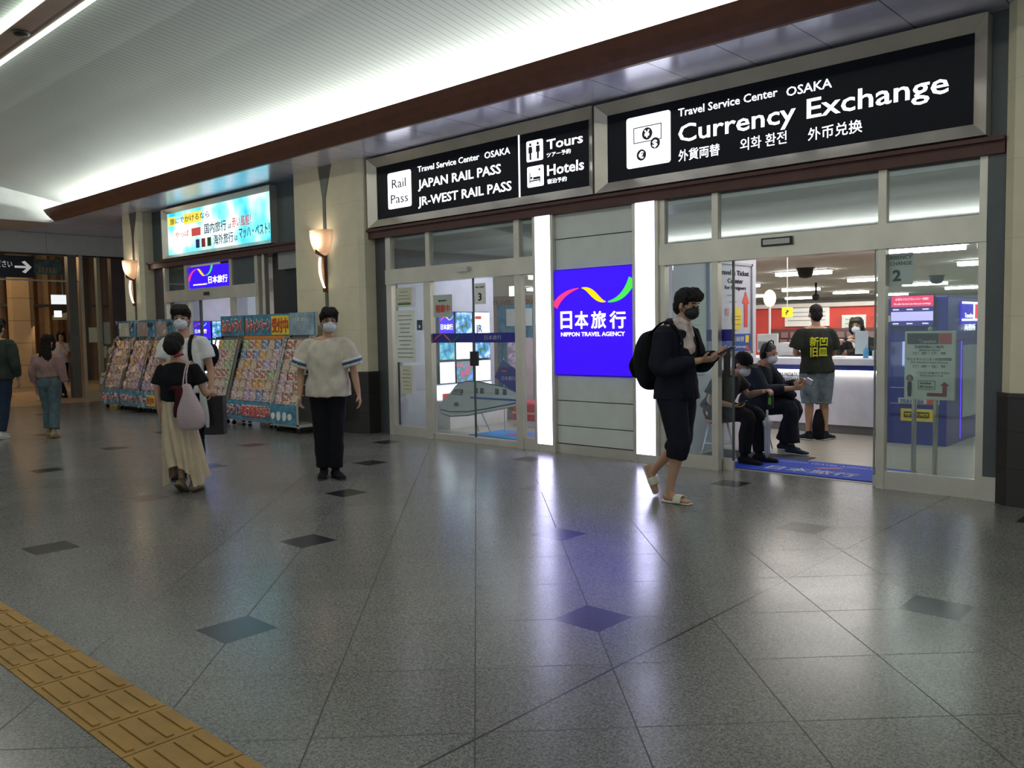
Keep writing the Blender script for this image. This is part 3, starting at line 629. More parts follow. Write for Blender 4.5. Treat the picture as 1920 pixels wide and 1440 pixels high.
# the corridor beyond
STONE2 = panel_material('corridor_stone', 2, .62, .1, (.42, .33, .20), (.2, .15, .09), .55, 0, .02)
WOOD = mat('corridor_wood', (.12, .065, .03), .45, var=.25)
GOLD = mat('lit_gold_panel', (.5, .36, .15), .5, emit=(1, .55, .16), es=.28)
struct(box('wall_corridor', -31, -30.6, -2, 18, 0, 5.2, WOOD)); struct(box('ceiling_corridor', -31, -22.35, -2, 18, 4.2, 4.3, mat('corridor_ceiling', (.30, .22, .15), .7)))
struct(box('wall_corridor_side', -30.6, -22.4, 14, 14.2, 0, 4.2, mat('corridor_dark', (.16, .11, .07), .6)))
t = struct(thing('wall_corridor_pier', (-26, 8.1, 0))); pbox('pier', t, -26.4, -26, 7.88, 8.32, .55, 4.2, STONE2); pbox('pier', t, -26.6, -26.2, 8.32, 8.48, .0, 4.2, panel_material('corridor_stone_shaded', 2, .62, .1, (.26, .19, .11), (.12, .09, .05), .6, 0, .02)); pbox('pier_base', t, -26.5, -25.9, 7.75, 8.55, 0, .55, STONE2)  # second pier box: shaded side put into a darker copy of the stone
for k in range(33):
    y = 4.06 + k * .42; struct(box('trim_%d' % (20 + k), -30.6, -30.25, y, y + .16, 0, 4.2, WOOD))
    if k % 2 == 0 or k in (3, 7): struct(box('trim_%d' % (70 + k), -30.6, -30.55, y + .16, y + .42, 0.1, 4.2, GOLD if k % 4 == 0 else mat('gold_panel', (.34, .24, .11), .5)))
struct(box('trim_55', -30.24, -30.2, 6, 16, 2.5, 2.58, BLACK))
for y in (7.9, 8.7):
    o = box('downlight', -22.9, -22.7, y, y + .25, 4.17, 4.2, GLOWB); tag(o, 'small square downlight %s in the corridor ceiling' % ('nearer the arrow sign' if y < 8 else 'nearer the shop pillar'), 'downlight')
HOUS2 = mat('sign_hanger', (.2, .2, .2), .5)
t = thing('direction_sign', (-27.5, 10.2, 2.2), 'small white lit sign with down arrows seen through the far glass', 'sign')
pbox('panel', t, -26.5, -26.45, 9.05, 9.75, 2.45, 2.72, mat('lit_sign', (.7, .7, .7), emit=(.8, .9, .95), es=.9)); text('↓', 9.45, 9.6, 2.5, .17, -26.44, INK, t, 'X'); pbox('hanger', t, -26.49, -26.46, 9.35, 9.38, 2.72, 4.2, HOUS2)
pbox('lower_panel', t, -26.5, -26.45, 9.05, 9.7, 2.0, 2.35, BLACK); text('↓', 9.45, 9.6, 2.08, .17, -26.44, GLOWB, t, 'X'); pbox('logo', t, -26.45, -26.44, 9.1, 9.3, 2.08, 2.26, GLOWB)
for (y0, y1, z0, z1, lab, m) in ((8.38, 8.58, 1.35, 1.72, 'cream notice taped on the far glass door', PAPERY), (8.74, 8.9, 1.3, 1.85, 'tall grey notice on the far glass beside the dark column', mat('grey_paper', (.4, .42, .38), .7)), (8.66, 8.80, .95, 1.25, 'low cream notice on the far glass next to the round mark', PAPERY)):
    o = box('notice', -22.10, -22.095, y0, y1, z0, z1, m); tag(o, lab, 'notice')
o = B().prism([(8.88 + .06 * math.cos(2 * PI * k / 24), 1.12 + .1 * math.sin(2 * PI * k / 24)) for k in range(24)], 'x', -22.10, -22.09).obj('sticker', PAPER); tag(o, 'round white sticker low on the far glass', 'sticker')

# ================================================================== interiors
SHOPF = mat('shop_floor_vinyl', (0.36, 0.33, 0.27), 0.35, var=.08)
struct(box('floor_shop', -17.9, 4, 7.96, 42, 0, 0.004, SHOPF)); struct(box('wall_return', -18.08, -17.9, 8.25, 9.7, 0, 3.98, STONE))
CEIL = mat('shop_ceiling', (.72, .70, .66), .7)
struct(box('ceiling_shop', -17.9, 4, 8.0, 42, 2.7, 2.8, CEIL)); struct(box('ceiling_shop_far', -21.9, -17.9, 9.7, 42, 2.7, 2.8, CEIL)); struct(box('wall_shop_back', -21.9, 4, 41.9, 42.1, 0, 2.7, WHITE)); struct(box('wall_shop_right', 3.9, 4.1, 8, 42, 0, 2.7, WHITE))
struct(box('wall_shop_left', -22.0, -21.9, 9.7, 42, 0, 2.7, WHITE))
struct(box('wall_party', -5.45, -5.15, 7.96, 10.2, 0, 2.7, mat('party_wall_white', (.64, .64, .72), .5)))
struct(box('wall_screens', -10.1, -9.66, 7.97, 10.0, 0, 2.7, LAV)); struct(box('wall_screens_far', -17.3, -16.9, 8.0, 10.2, 0, 2.7, LAV))
LUM = mat('ceiling_tube_panel', (.9, .9, .9), emit=(1, .98, .92), es=18.0)
HOUS = mat('luminaire_housing', (.5, .5, .5), .5)
first = None; k = 0
for iy in range(-2, 5):
    for ix in range(-3, 3):
        x = -8.2 + 3.8 * ix; y = 18.5 + 4.2 * iy
        if y < 10.5 or (y < 12 and x < -12.5): continue
        if first is None:
            t = thing('ceiling_light', (x, y, 2.66), 'long white ceiling light inside the shop office', 'ceiling light', 'rows of ceiling lights inside the shops')
            pbox('housing', t, x - .65, x + .65, y - .17, y + .17, 2.675, 2.7, HOUS); pbox('diffuser', t, x - .6, x + .6, y - .12, y + .12, 2.60, 2.675, LUM); first = t
        else:
            c = first.copy(); COL.objects.link(c); c.location = (x, y, 2.66)
            for ch in first.children:
                d = ch.copy(); COL.objects.link(d); mi = ch.matrix_parent_inverse.copy(); d.parent = c; d.matrix_parent_inverse = mi
light_x('entrance_fill_light', (-3.4, 10.5, 2.66), (0, 0, -1), 3.0, 2.0, 48, (1, .98, .93)); light_x('entrance_fill_light', (-8.2, 9.6, 2.66), (0, 0, -1), 2.4, 1.6, 40, (.9, .9, 1)); light_x('entrance_fill_light', (-15.0, 9.4, 2.66), (0, 0, -1), 2.4, 1.6, 40, (.85, .87, 1))  # fill lamps without fixtures, added to brighten the shop interiors
light_x('counter_fill_light', (-5.0, 12.8, 2.6), (0, 0, -1), 3.0, 1.6, 95, (1, .97, .92))  # fill lamp without a fixture, added to brighten the counter area
for x, y, lab in ((-7.8, 17.7, 'dark dome security camera on the shop ceiling'), (-6.9, 23.6, 'small dome camera far back on the shop ceiling to the right')):
    o = B().lathe([(.02, 2.48), (.12, 2.50), (.16, 2.58), (.17, 2.66), (.2, 2.70)], (x, y, 0)).obj('dome_camera', BLACK, smooth=True); tag(o, lab, 'security camera')
o = B().tube([(-10.3, 24.1, 2.7), (-10.3, 24.1, 2.35)], .03).ball((-10.3, 24.1, 2.28), (.1, .16, .1)).obj('hanging_camera', BLACK, smooth=True); tag(o, 'dark camera hanging on a stalk from the shop ceiling', 'security camera')

# poster on the party wall
t = thing('poster', (-5.14, 9.25, 1.15), 'tall framed ticket counter poster with a red arrow on the white party wall', 'poster')
x = -5.145
pbox('board', t, -5.15, -5.13, 9.0, 10.03, 1.15, 2.25, mat('poster_paper', (.60, .60, .70), .5)); 
for a in ((8.97, 9.0, 1.14, 2.26), (10.02, 10.05, 1.14, 2.26), (8.97, 10.05, 2.235, 2.265), (8.97, 10.05, 1.13, 1.16)): pbox('frame', t, -5.15, -5.115, a[0], a[1], a[2], a[3], mat('pale_frame', (.30, .33, .38), .4, .5))
xx = -5.128
text('Travel & Ticket', 9.20, 9.96, 2.11, .062, xx, INK, t, 'X', bold=.02); text('Counter', 9.42, 9.81, 2.012, .060, xx, INK, t, 'X', bold=.02); text('For Foreigners', 9.355, 9.885, 1.935, .046, xx, INK, t, 'X', bold=.01)
b = B().prism([(9.842, 1.47), (9.924, 1.47), (9.93, 1.765), (9.969, 1.765), (9.876, 1.92), (9.785, 1.765), (9.836, 1.765)], 'x', xx, xx + .004); P(b.obj('red_arrow', RED), t)
b = B().prism([(9.65 + .133 * math.cos(2 * PI * k / 20), 1.577 + .147 * math.sin(2 * PI * k / 20)) for k in range(20)], 'x', xx, xx + .003); P(b.obj('yellow_splash', YELLOW), t)
pbox('blue_strip', t, xx, xx + .004, 9.02, 10.0, 1.17, 1.385, BLUEP); text('外貨両替', 9.4, 9.83, 1.287, .066, xx + .004, PAPER, t, 'X', cjk=True); text('Currency Exchange', 9.22, 9.89, 1.21, .035, xx + .004, PAPER, t, 'X')
pbox('yellow_tag', t, xx + .004, xx + .008, 9.86, 9.95, 1.275, 1.365, YELLOW); P(B().prism([(9.86, 1.18), (9.97, 1.18), (9.92, 1.25)], 'x', xx + .004, xx + .008).obj('red_triangle', RED), t)
for (yy, zz) in ((9.5, 1.86), (9.55, 1.78), (9.65, 1.60), (9.65, 1.56), (9.65, 1.50)): pbox('text_line', t, xx + .003, xx + .006, yy - .09, yy + .09, zz, zz + .007, mat('faint_ink', (.3, .3, .3)))
pbox('red_mark', t, xx, xx + .003, 9.36, 9.45, 1.62, 1.70, mat('pale_red', (.6, .3, .35)))
for (y0, y1, z0, z1, lab) in ((8.38, 8.90, .92, 1.85, 'long pale paper notice on the party wall left of the poster'),):
    o = box('notice', -5.15, -5.14, y0, y1, z0, z1, mat('greenish_paper', (.5, .56, .5))); tag(o, lab, 'notice')
    b = B()
    for k in range(9): b.box(-5.14, -5.138, y0 + .05, y1 - .07 - .03 * (k % 3), z1 - .08 - k * .09, z1 - .075 - k * .09)
    P(b.obj('printed_lines', mat('faint_ink', (.3, .3, .3))), o)

# red partition, counter and what stands there
t = struct(thing('wall_red_partition', (-6, 14.5, 0)))
pbox('partition', t, -9.5, -3.9, 14.5, 14.62, 0, 1.80, REDW); pbox('top_rail', t, -9.5, -3.9, 14.46, 14.66, 1.79, 1.86, mat('pale_rail_shop', (.6, .58, .52), .5))
for x0, x1, z0, z1, lab in ((-6.75, -6.22, 1.46, 1.78, 'large white paper board on the red partition left of the standing man'), (-6.19, -5.95, 1.46, 1.78, 'white paper on the red partition just left of the standing man'), (-5.73, -5.33, 1.30, 1.64, 'white framed notice on the red partition behind the clerk'), (-5.15, -5.0, 1.0, 1.66, 'white notice on the red partition at the right end')):
    o = box('wall_board', x0, x1, 14.47, 14.50, z0, z1, PAPER); tag(o, lab, 'board'); 
    for k in range(3): pbox('printed_line', o, x0 + .06, x1 - .06, 14.466, 14.47, z1 - .08 - k * .07, z1 - .07 - k * .07, mat('faint_ink', (.3, .3, .3)))
t = thing('shop_counter', (-5.2, 11.6, 0), 'long white service counter with a blue band and a glowing underside', 'counter')
pbox('front', t, -6.4, -3.88, 11.40, 11.55, .12, .86, mat('counter_white', (.78, .78, .82), .4)); pbox('plinth', t, -6.4, -3.88, 11.42, 11.55, 0, .12, mat('plinth_grey', (.16, .155, .14), .5))
pbox('blue_band', t, -6.4, -3.88, 11.28, 11.5, .87, .935, mat('counter_blue', (.03, .05, .30), .4)); pbox('worktop', t, -6.4, -3.88, 11.26, 12.2, .935, 1.03, mat('counter_white', (.6, .6, .62)), .01)
pbox('under_light', t, -6.3, -4.0, 11.36, 11.395, .835, .865, mat('under_light', (1, 1, 1), emit=(1, .95, .84), es=9)); pbox('body', t, -6.4, -3.88, 11.55, 12.15, 0, .93, WHITE)
text('RAILPASS&TICKETS', -5.42, -5.0, .77, .06, 11.398, INK, t); text('JR EXCHANGE', -5.40, -5.02, .70, .05, 11.398, INK, t)
# things on the counter
zc = 1.03
t = thing('monitor', (-5.72, 11.7, zc), 'pale monitor seen from behind at the left end of the counter', 'monitor')
pbox('casing', t, -5.88, -5.56, 11.68, 11.72, zc + .06, zc + .33, mat('ivory_plastic', (.55, .58, .52), .5), .01); pbox('stand', t, -5.75, -5.69, 11.7, 11.76, zc + .01, zc + .1, mat('ivory_plastic', (.5, .5, .5))); pbox('foot', t, -5.8, -5.64, 11.64, 11.82, zc, zc + .012, mat('ivory_plastic', (.5, .5, .5)))
pbox('notice', t, -5.86, -5.66, 11.675, 11.68, zc + .1, zc + .22, mat('grey_notice', (.2, .24, .2)))
t = thing('printer', (-5.38, 11.85, zc), 'low white printer on the counter beside the monitor', 'printer'); pbox('body', t, -5.58, -5.15, 11.7, 12.05, zc, zc + .18, mat('printer_white', (.6, .6, .58), .5), .02); pbox('lid', t, -5.56, -5.17, 11.72, 12.03, zc + .18, zc + .20, WHITE); pbox('tray', t, -5.5, -5.25, 11.66, 11.7, zc + .03, zc + .05, HOUS)
t = thing('acrylic_screen', (-4.4, 11.5, zc), 'clear upright acrylic screen with a white notice on the counter', 'screen'); pbox('sheet', t, -4.62, -4.12, 11.5, 11.506, zc, zc + .55, CLEAR); pbox('notice', t, -4.37, -4.20, 11.493, 11.499, zc + .05, zc + .36, mat('pale_blue_paper', (.5, .6, .62))); pbox('foot', t, -4.6, -4.5, 11.44, 11.56, zc, zc + .01, CLEAR); pbox('foot', t, -4.24, -4.14, 11.44, 11.56, zc, zc + .01, CLEAR)
for x, m, lab, h in ((-4.20, mat('sanitiser_blue', (.1, .4, .6), .3), 'blue hand sanitiser pump bottle near the right end of the counter', .15), (-4.08, mat('bottle_white', (.6, .65, .65), .3), 'white pump bottle next to the blue sanitiser on the counter', .13)):
    o = B().lathe([(.03, 0), (.035, .01), (.035, h * .75), (.012, h * .9), (.012, h)], (0, 0, 0), 14).obj('pump_bottle', m, smooth=True, loc=(x, 11.42, zc)); tag(o, lab, 'bottle')
    q = B().tube([(0, 0, h), (0, 0, h + .03), (0, -.035, h + .03)], .006).obj('pump', WHITE); q.parent = o
o = B().prism([(-.05, 0), (.05, 0), (.0, .26)], 'y', -.02, .02).obj('desk_sign', PAPER, loc=(-4.72, 11.45, zc)); tag(o, 'tall narrow white pointed desk sign in front of the clerk', 'sign')
o = B().box(-.14, .14, -.08, .08, 0, .012).box(-.1, .12, -.05, .09, .012, .02).obj('paper_stack', PAPER, loc=(-4.62, 11.37, zc)); tag(o, 'loose white papers on the counter right of the standing man', 'paper')
for k in range(2):
    x0 = (-6.55, -5.55)[k]; o = thing('pamphlet_rack', (x0, 14.3, .9), ('grey pamphlet rack against the red partition, left of the standing man', 'grey pamphlet rack against the red partition, behind the clerk')[k], 'rack')
    for r in range(3):
        for c in range(5): pbox('pamphlet', o, x0 - .4 + c * .17, x0 - .4 + c * .17 + .13, 14.30 + .04 * r, 14.31 + .04 * r, 1.0 + r * .13, 1.1 + r * .13, mat('dull_pamphlet', (.25, .16, .15), .6))
    pbox('frame', o, x0 - .45, x0 + .5, 14.42, 14.44, .5, 1.42, mat('rack_brown', (.16, .06, .05), .5))
t = thing('globe_lamp', (-6.42, 13.2, 1.7), 'glowing warm globe lamp just right of the party wall poster', 'lamp')
P(B().ball((-6.42, 13.2, 1.93), (.10, .10, .14)).obj('globe', mat('warm_globe', (1, .7, .4), emit=(1, .50, .20), es=4), smooth=True), t); P(B().tube([(-6.42, 13.2, 0), (-6.42, 13.2, 1.8)], .02).obj('pole', HOUS), t)
o = box('yellow_tag', -6.35, -6.17, 13.5, 13.52, 1.62, 1.78, mat('yellow_glow_tag', (.9, .7, .02), emit=(1, .8, .02), es=.35)); tag(o, 'small yellow hanging tag beside the party wall', 'sign'); text('?', -6.29, -6.22, 1.66, .08, 13.495, INK, o); pbox('hanger', o, -6.265, -6.255, 13.505, 13.515, 1.78, 2.70, HOUS)

# exchange kiosk
t = thing('exchange_kiosk', (-3.45, 11.5, 0), 'tall blue currency exchange booth with a rate screen and glowing side logo', 'booth')
pbox('body', t, -3.86, -3.05, 11.0, 12.3, 0, .95, NAVYK); pbox('header', t, -3.86, -3.05, 10.86, 12.3, 1.26, 1.80, NAVYK, .015); pbox('front', t, -3.86, -3.05, 10.88, 11.0, 0, .95, NAVYK)
pbox('pier', t, -3.86, -3.70, 10.88, 12.3, .95, 1.26, NAVYK); pbox('pier', t, -3.2, -3.05, 10.88, 12.3, .95, 1.26, NAVYK)
pbox('window_back', t, -3.70, -3.2, 11.3, 11.35, .95, 1.26, mat('kiosk_window', (.6, .6, .8), emit=(.6, .6, 1), es=.9)); pbox('window_clerk_shape', t, -3.62, -3.50, 11.28, 11.3, 1.08, 1.18, BLUEP)
pbox('white_stripe', t, -3.87, -3.69, 10.855, 10.88, 1.50, 1.58, WHITE)
sc_ = pbox('rate_screen', t, -3.68, -3.18, 10.80, 10.85, 1.44, 1.82, BLACK)
pbox('red_field', sc_, -3.67, -3.19, 10.793, 10.80, 1.68, 1.81, mat('screen_red', (.7, .05, .15), emit=(.9, .03, .12), es=.8)); pbox('blue_field', sc_, -3.67, -3.19, 10.793, 10.80, 1.45, 1.68, mat('screen_blue', (.03, .03, .2), emit=(.02, .02, .18), es=.8))
pbox('pale_field', sc_, -3.67, -3.19, 10.79, 10.793, 1.51, 1.62, mat('screen_pale', (.6, .5, .9), emit=(.50, .42, .95), es=1.0))
PR = mat('screen_text', (.9, .8, .9), emit=(1, .8, .9), es=.8, nosample=True)
text('お得なマルチカレンシー両替！', -3.62, -3.24, 1.755, .03, 10.792, PR, sc_, cjk=True); text('We offer the best rate when you exchange', -3.64, -3.22, 1.705, .022, 10.792, PR, sc_)
for zz in (1.64, 1.47):
    for a in (-3.62, -3.46, -3.28): pbox('screen_line', sc_, a - .03, a + .04, 10.79, 10.793, zz, zz + .015, PR)
pbox('panel_line', t, -3.70, -3.2, 10.87, 10.88, .69, .70, mat('pale_stripe', (.4, .4, .6))); pbox('panel_line', t, -3.70, -3.2, 10.87, 10.88, .495, .505, mat('pale_stripe', (.4, .4, .6)))
lg = pbox('logo_plate', t, -3.60, -3.13, 10.87, 10.88, .50, .57, WHITE); pbox('logo_red', lg, -3.27, -3.14, 10.865, 10.87, .505, .565, RED); text('TRAVELEX', -3.58, -3.30, .515, .045, 10.865, BLUEP, lg, bold=.02)
ys = pbox('yellow_sign', t, -3.57, -3.20, 10.87, 10.88, .29, .44, YELLOW); pbox('black_plate', ys, -3.53, -3.24, 10.865, 10.87, .335, .405, BLACK); text('WESTERN UNION', -3.52, -3.25, .35, .04, 10.862, YELLOW, ys, bold=.02)
sd = -3.05
lg = pbox('side_logo', t, sd, sd + .02, 11.36, 12.1, 1.46, 1.74, mat('glow_navy', (.02, .02, .3), emit=(.05, .02, .8), es=.7))
pbox('glow_bar', lg, sd + .02, sd + .03, 11.36, 12.08, 1.71, 1.735, GLOWB); pbox('glow_bar', lg, sd + .02, sd + .03, 11.36, 12.08, 1.50, 1.525, GLOWB); pbox('glow_bar', lg, sd + .02, sd + .03, 11.86, 11.89, 1.52, 1.71, GLOWB); pbox('red_field', lg, sd + .02, sd + .028, 11.90, 12.09, 1.53, 1.71, mat('glow_red', (.8, .05, .1), emit=(1, .05, .1), es=.9))
text('Travelex', 11.48, 11.85, 1.54, .06, sd + .02, GLOW, lg, 'X'); text('両替所', 11.48, 11.95, 1.38, .08, sd + .02, GLOW, lg, 'X', cjk=True)
pbox('violet_edge_light', t, -3.055, -3.045, 11.42, 11.45, .05, 1.25, mat('violet_tube', (.2, .1, .9), emit=(.12, .03, 1), es=1.1)); pbox('side_glass', t, -3.05, -3.04, 11.5, 12.2, .3, 1.2, mat('pale_side_panel', (.35, .45, .55), .2))
# sign stand inside the right pane
t = thing('notice_stand', (-2.5, 8.45, 0), 'white opening-hours notice board on two steel posts behind the right pane', 'sign')
for x in (-2.665, -2.475): 
    P(B().tube([(x, 8.49, 0.02), (x, 8.49, 1.35)], .022, 12).obj('post', STEEL, smooth=True), t)
pbox('base', t, -2.80, -2.34, 8.30, 8.66, .004, .022, HOUS, .004)
bd = pbox('board', t, -2.74, -2.30, 8.43, 8.465, .765, 1.405, mat('board_white', (.82, .84, .74), .5), .006); P(B().ball((-2.52, 8.45, 1.425), .022).obj('knob', WHITE, smooth=True), t)
yb = 8.428
pbox('header_black', bd, -2.715, -2.44, yb - .004, yb, 1.285, 1.385, mat('navy_black', (.012, .018, .03), .5)); pbox('header_red', bd, -2.435, -2.33, yb - .004, yb, 1.285, 1.385, RED); text('Travelex', -2.61, -2.455, 1.295, .035, yb - .005, PAPER, bd, bold=.01)
text('営業時間のご案内', -2.65, -2.40, 1.245, .028, yb, INK, bd, cjk=True); text('(Business Hour)', -2.61, -2.43, 1.222, .016, yb, INK, bd); text('11：00－17：00', -2.66, -2.38, 1.187, .026, yb, INK, bd, cjk=True)
text('ウェスタンユニオンの受付時間', -2.715, -2.33, 1.13, .028, yb, INK, bd, cjk=True); text('(For Western Union Service)', -2.68, -2.36, 1.108, .014, yb, INK, bd); text('11：00－16：30', -2.66, -2.38, 1.065, .026, yb, INK, bd, cjk=True)
text('こちらにお並びください', -2.63, -2.34, 1.005, .024, yb, INK, bd, cjk=True); text('(Please stand in line)', -2.60, -2.40, .985, .014, yb, INK, bd)
b = B()
for q in ((-2.615, -2.465, .94, .943), (-2.615, -2.465, .862, .865), (-2.615, -2.612, .862, .943), (-2.468, -2.465, .862, .943)): b.box(q[0], q[1], yb - .003, yb, q[2], q[3])
P(b.obj('outline', INK), bd); text('travelex', -2.60, -2.50, .912, .02, yb, BLUEP, bd, bold=.02); text('Gift voucher', -2.60, -2.48, .88, .018, yb, INK, bd)
P(B().prism([(-2.535, .80), (-2.365, .80), (-2.365, .90), (-2.345, .90), (-2.385, .935), (-2.42, .90), (-2.40, .90), (-2.40, .83), (-2.535, .83)], 'y', yb - .004, yb).obj('red_arrow', mat('dull_red', (.36, .03, .03), .5)), bd)
b = B().prism([(-2.69 + .03 * math.cos(2 * PI * k / 16), .965 + .033 * math.sin(2 * PI * k / 16)) for k in range(16)], 'y', yb - .003, yb); P(b.obj('figure_hair', mat('brown_ink', (.08, .05, .03))), bd)
b = B().prism([(-2.69 + .02 * math.cos(2 * PI * k / 16), .955 + .026 * math.sin(2 * PI * k / 16)) for k in range(16)], 'y', yb - .005, yb - .003); P(b.obj('figure_face', mat('skin_ink', (.5, .3, .2))), bd)
P(B().prism([(-2.705, .93), (-2.675, .93), (-2.67, .88), (-2.675, .79), (-2.705, .79), (-2.71, .88)], 'y', yb - .003, yb).obj('figure_body', mat('navy_ink', (.02, .02, .06))), bd)
# mats
MATB = mat('blue_mat', (.004, .055, .52), .75, bump=.3, bscale=300)
o = box('entrance_mat', -4.45, -2.75, 8.02, 8.86, 0.004, 0.014, MATB, None, .003); tag(o, 'bright blue entrance mat with white Japanese characters at the open door', 'mat')
text('日本旅行', -4.02, -3.1, 8.13, .22, .0145, mat('mat_white', (.5, .5, .6), .8), o, 'U', cjk=True, bold=.02, ex=.001); text('NIPPON TRAVEL AGENCY JR', -4.1, -3.0, 8.66, .07, .0145, mat('mat_white', (.5, .5, .6)), o, 'U', ex=.001)
P(B().prism([(-3.62, 8.44), (-3.42, 8.58), (-3.36, 8.58), (-3.55, 8.44)], 'z', .0145, .0155).obj('orange_stroke', ORANGE), o)
o = box('floor_mat', -5.05, -3.9, 8.62, 9.15, .004, .012, mat('dark_mat', (.03, .03, .04), .8), None, .003); tag(o, 'dark floor mat under the seated men', 'mat')
o = box('entrance_mat', -8.6, -6.9, 8.35, 9.05, .004, .014, mat('light_blue_mat', (.03, .22, .55), .75), None, .003); tag(o, 'light blue mat with red lettering inside the closed left door', 'mat')
text('WELCOME', -8.2, -7.3, 8.6, .28, .0145, mat('mat_red', (.5, .06, .12), .8), o, 'U', bold=.04, ex=.001)

# grids of light boxes on the side walls
PIC = [mat('lit_photo_green', (.05, .25, .15), emit=(.03, .20, .22), es=.9), mat('lit_photo_sky', (.1, .4, .7), emit=(.10, .34, .8), es=1.0)]
WB = mat('lit_white_box', (.9, .95, 1), emit=(.82, .90, 1.0), es=2.2)
def picmat(name, cols, sc=2.5):
    m, nt, p = nodes(name); N = nt.nodes; L = nt.links; tc = N.new('ShaderNodeTexCoord'); n = N.new('ShaderNodeTexNoise'); n.inputs['Scale'].default_value = sc * 4; n.inputs['Detail'].default_value = 4
    L.new(tc.outputs['Object'], n.inputs['Vector']); r = N.new('ShaderNodeValToRGB'); L.new(n.outputs['Fac'], r.inputs[0]); e = r.color_ramp.elements
    e[0].position = .35; e[0].color = (*cols[0], 1); e[1].position = .65; e[1].color = (*cols[2], 1); k = e.new(.5); k.color = (*cols[1], 1)
    L.new(r.outputs[0], p.inputs['Emission Color']); L.new(r.outputs[0], p.inputs['Base Color']); p.inputs['Emission Strength'].default_value = 1.0; return m
PM = [picmat('lit_landscape', ((.02, .10, .05), (.06, .25, .55), (.5, .7, .95))), picmat('lit_flowers', ((.6, .05, .3), (.05, .2, .12), (.15, .3, .9))), picmat('lit_coast', ((.02, .12, .3), (.05, .35, .5), (.3, .5, .6)))]
def lightbox(x, y0, y1, z0, z1, m, label, grp, extra=None):
    t = thing('light_box', (x, (y0 + y1) / 2, z0), label, 'light box', grp)
    pbox('casing', t, x, x + .05, y0, y1, z0, z1, BLACK); pbox('lit_face', t, x + .05, x + .056, y0 + .012, y1 - .012, z0 + .012, z1 - .012, m)
    if extra: extra(t)
    return t
xw = -9.66; cols = [(8.74, 9.07), (9.09, 9.46), (9.48, 9.86)]; rows = [(1.40, 1.78), (1.03, 1.385), (.67, 1.015)]
def agency(xp, y0, y1, z0):
    def f(t):
        text('日本旅行', y0 + .04, y1 - .04, z0 + .10, .09, xp, GLOW, t, 'X', cjk=True, bold=.02)
        for pp, m in (([(y0 + .04, z0 + .24), (y0 + .09, z0 + .30), (y0 + .13, z0 + .30)], REDL), ([(y0 + .14, z0 + .30), (y0 + .18, z0 + .29), (y0 + .21, z0 + .25)], YELL), ([(y0 + .22, z0 + .25), (y0 + .28, z0 + .27), (y0 + .30, z0 + .32)], GREENL)):
            P(B().prism(curve_poly(lambda s: bez(pp, s), lambda s: .008), 'x', xp, xp + .003).obj('colour_stroke', m), t)
    return f
LB = [[BLUEL, PM[0], WB], [PM[2], WB, PM[0]], [WB, PM[1], WB]]
nm = [['blue light box with a tricolour wave', 'coastal photo light box', 'white light box with red print'], ['dusky seascape light box', 'glowing blank white light box', 'green landscape light box'], ['glowing white light box', 'flower garden light box', 'glowing white light box']]
pos = [['top left', 'top middle', 'top right'], ['middle left', 'centre', 'middle right'], ['bottom left', 'bottom middle', 'bottom right']]
for r in range(3):
    for c in range(3):
        ex = None
        if (r, c) == (0, 0): ex = agency(xw + .056, 8.74, 9.07, 1.40)
        if (r, c) == (0, 2): ex = lambda t: (pbox('red_print', t, xw + .056, xw + .06, 9.52, 9.66, 1.66, 1.71, RED), text('JR', 9.53, 9.68, 1.46, .12, xw + .056, BLUEP, t, 'X', bold=.03))
        lightbox(xw, cols[c][0], cols[c][1], rows[r][0], rows[r][1], LB[r][c], '%s, %s of the grid inside the left shop' % (nm[r][c], pos[r][c]), 'light boxes on the left shop wall', ex)
t = thing('display_shelf', (-9.5, 9.3, 0), 'white lit display shelf below the light boxes in the left shop', 'shelf')
pbox('body', t, -9.66, -9.35, 8.7, 9.95, 0, .40, WHITE); pbox('top', t, -9.66, -9.33, 8.68, 9.97, .40, .42, WHITE); pbox('lit_back', t, -9.655, -9.64, 8.72, 9.9, .43, .65, mat('lit_back', (.9, .9, 1), emit=(.8, .86, 1), es=1.5)); 
for k in range(5): pbox('leaflet', t, -9.62, -9.6, 8.8 + k * .22, 8.93 + k * .22, .42, .52, (RED, BLUEP, RED, SKY, ORANGE)[k])
xw = -16.9; cols = [(8.36, 8.86), (8.88, 9.22), (9.24, 9.6)]
for c in range(3):
    for r in range(3):
        m = [[BLUEL, PM[0], WB], [PM[2], WB, PM[0]], [WB, PM[0], PM[1]]][r][c]
        lightbox(xw, cols[c][0], cols[c][1], rows[r][0], rows[r][1], m, '%s, %s of the grid inside the far shop' % ([['blue light box with a tricolour wave', 'coastal photo light box', 'white light box'], ['dusky seascape light box', 'glowing blank white light box', 'green landscape light box'], ['glowing white light box', 'landscape light box', 'flower garden light box']][r][c], pos[r][c]), 'light boxes on the far shop wall', agency(xw + .056, 8.46, 8.80, 1.42) if (r, c) == (0, 0) else None)
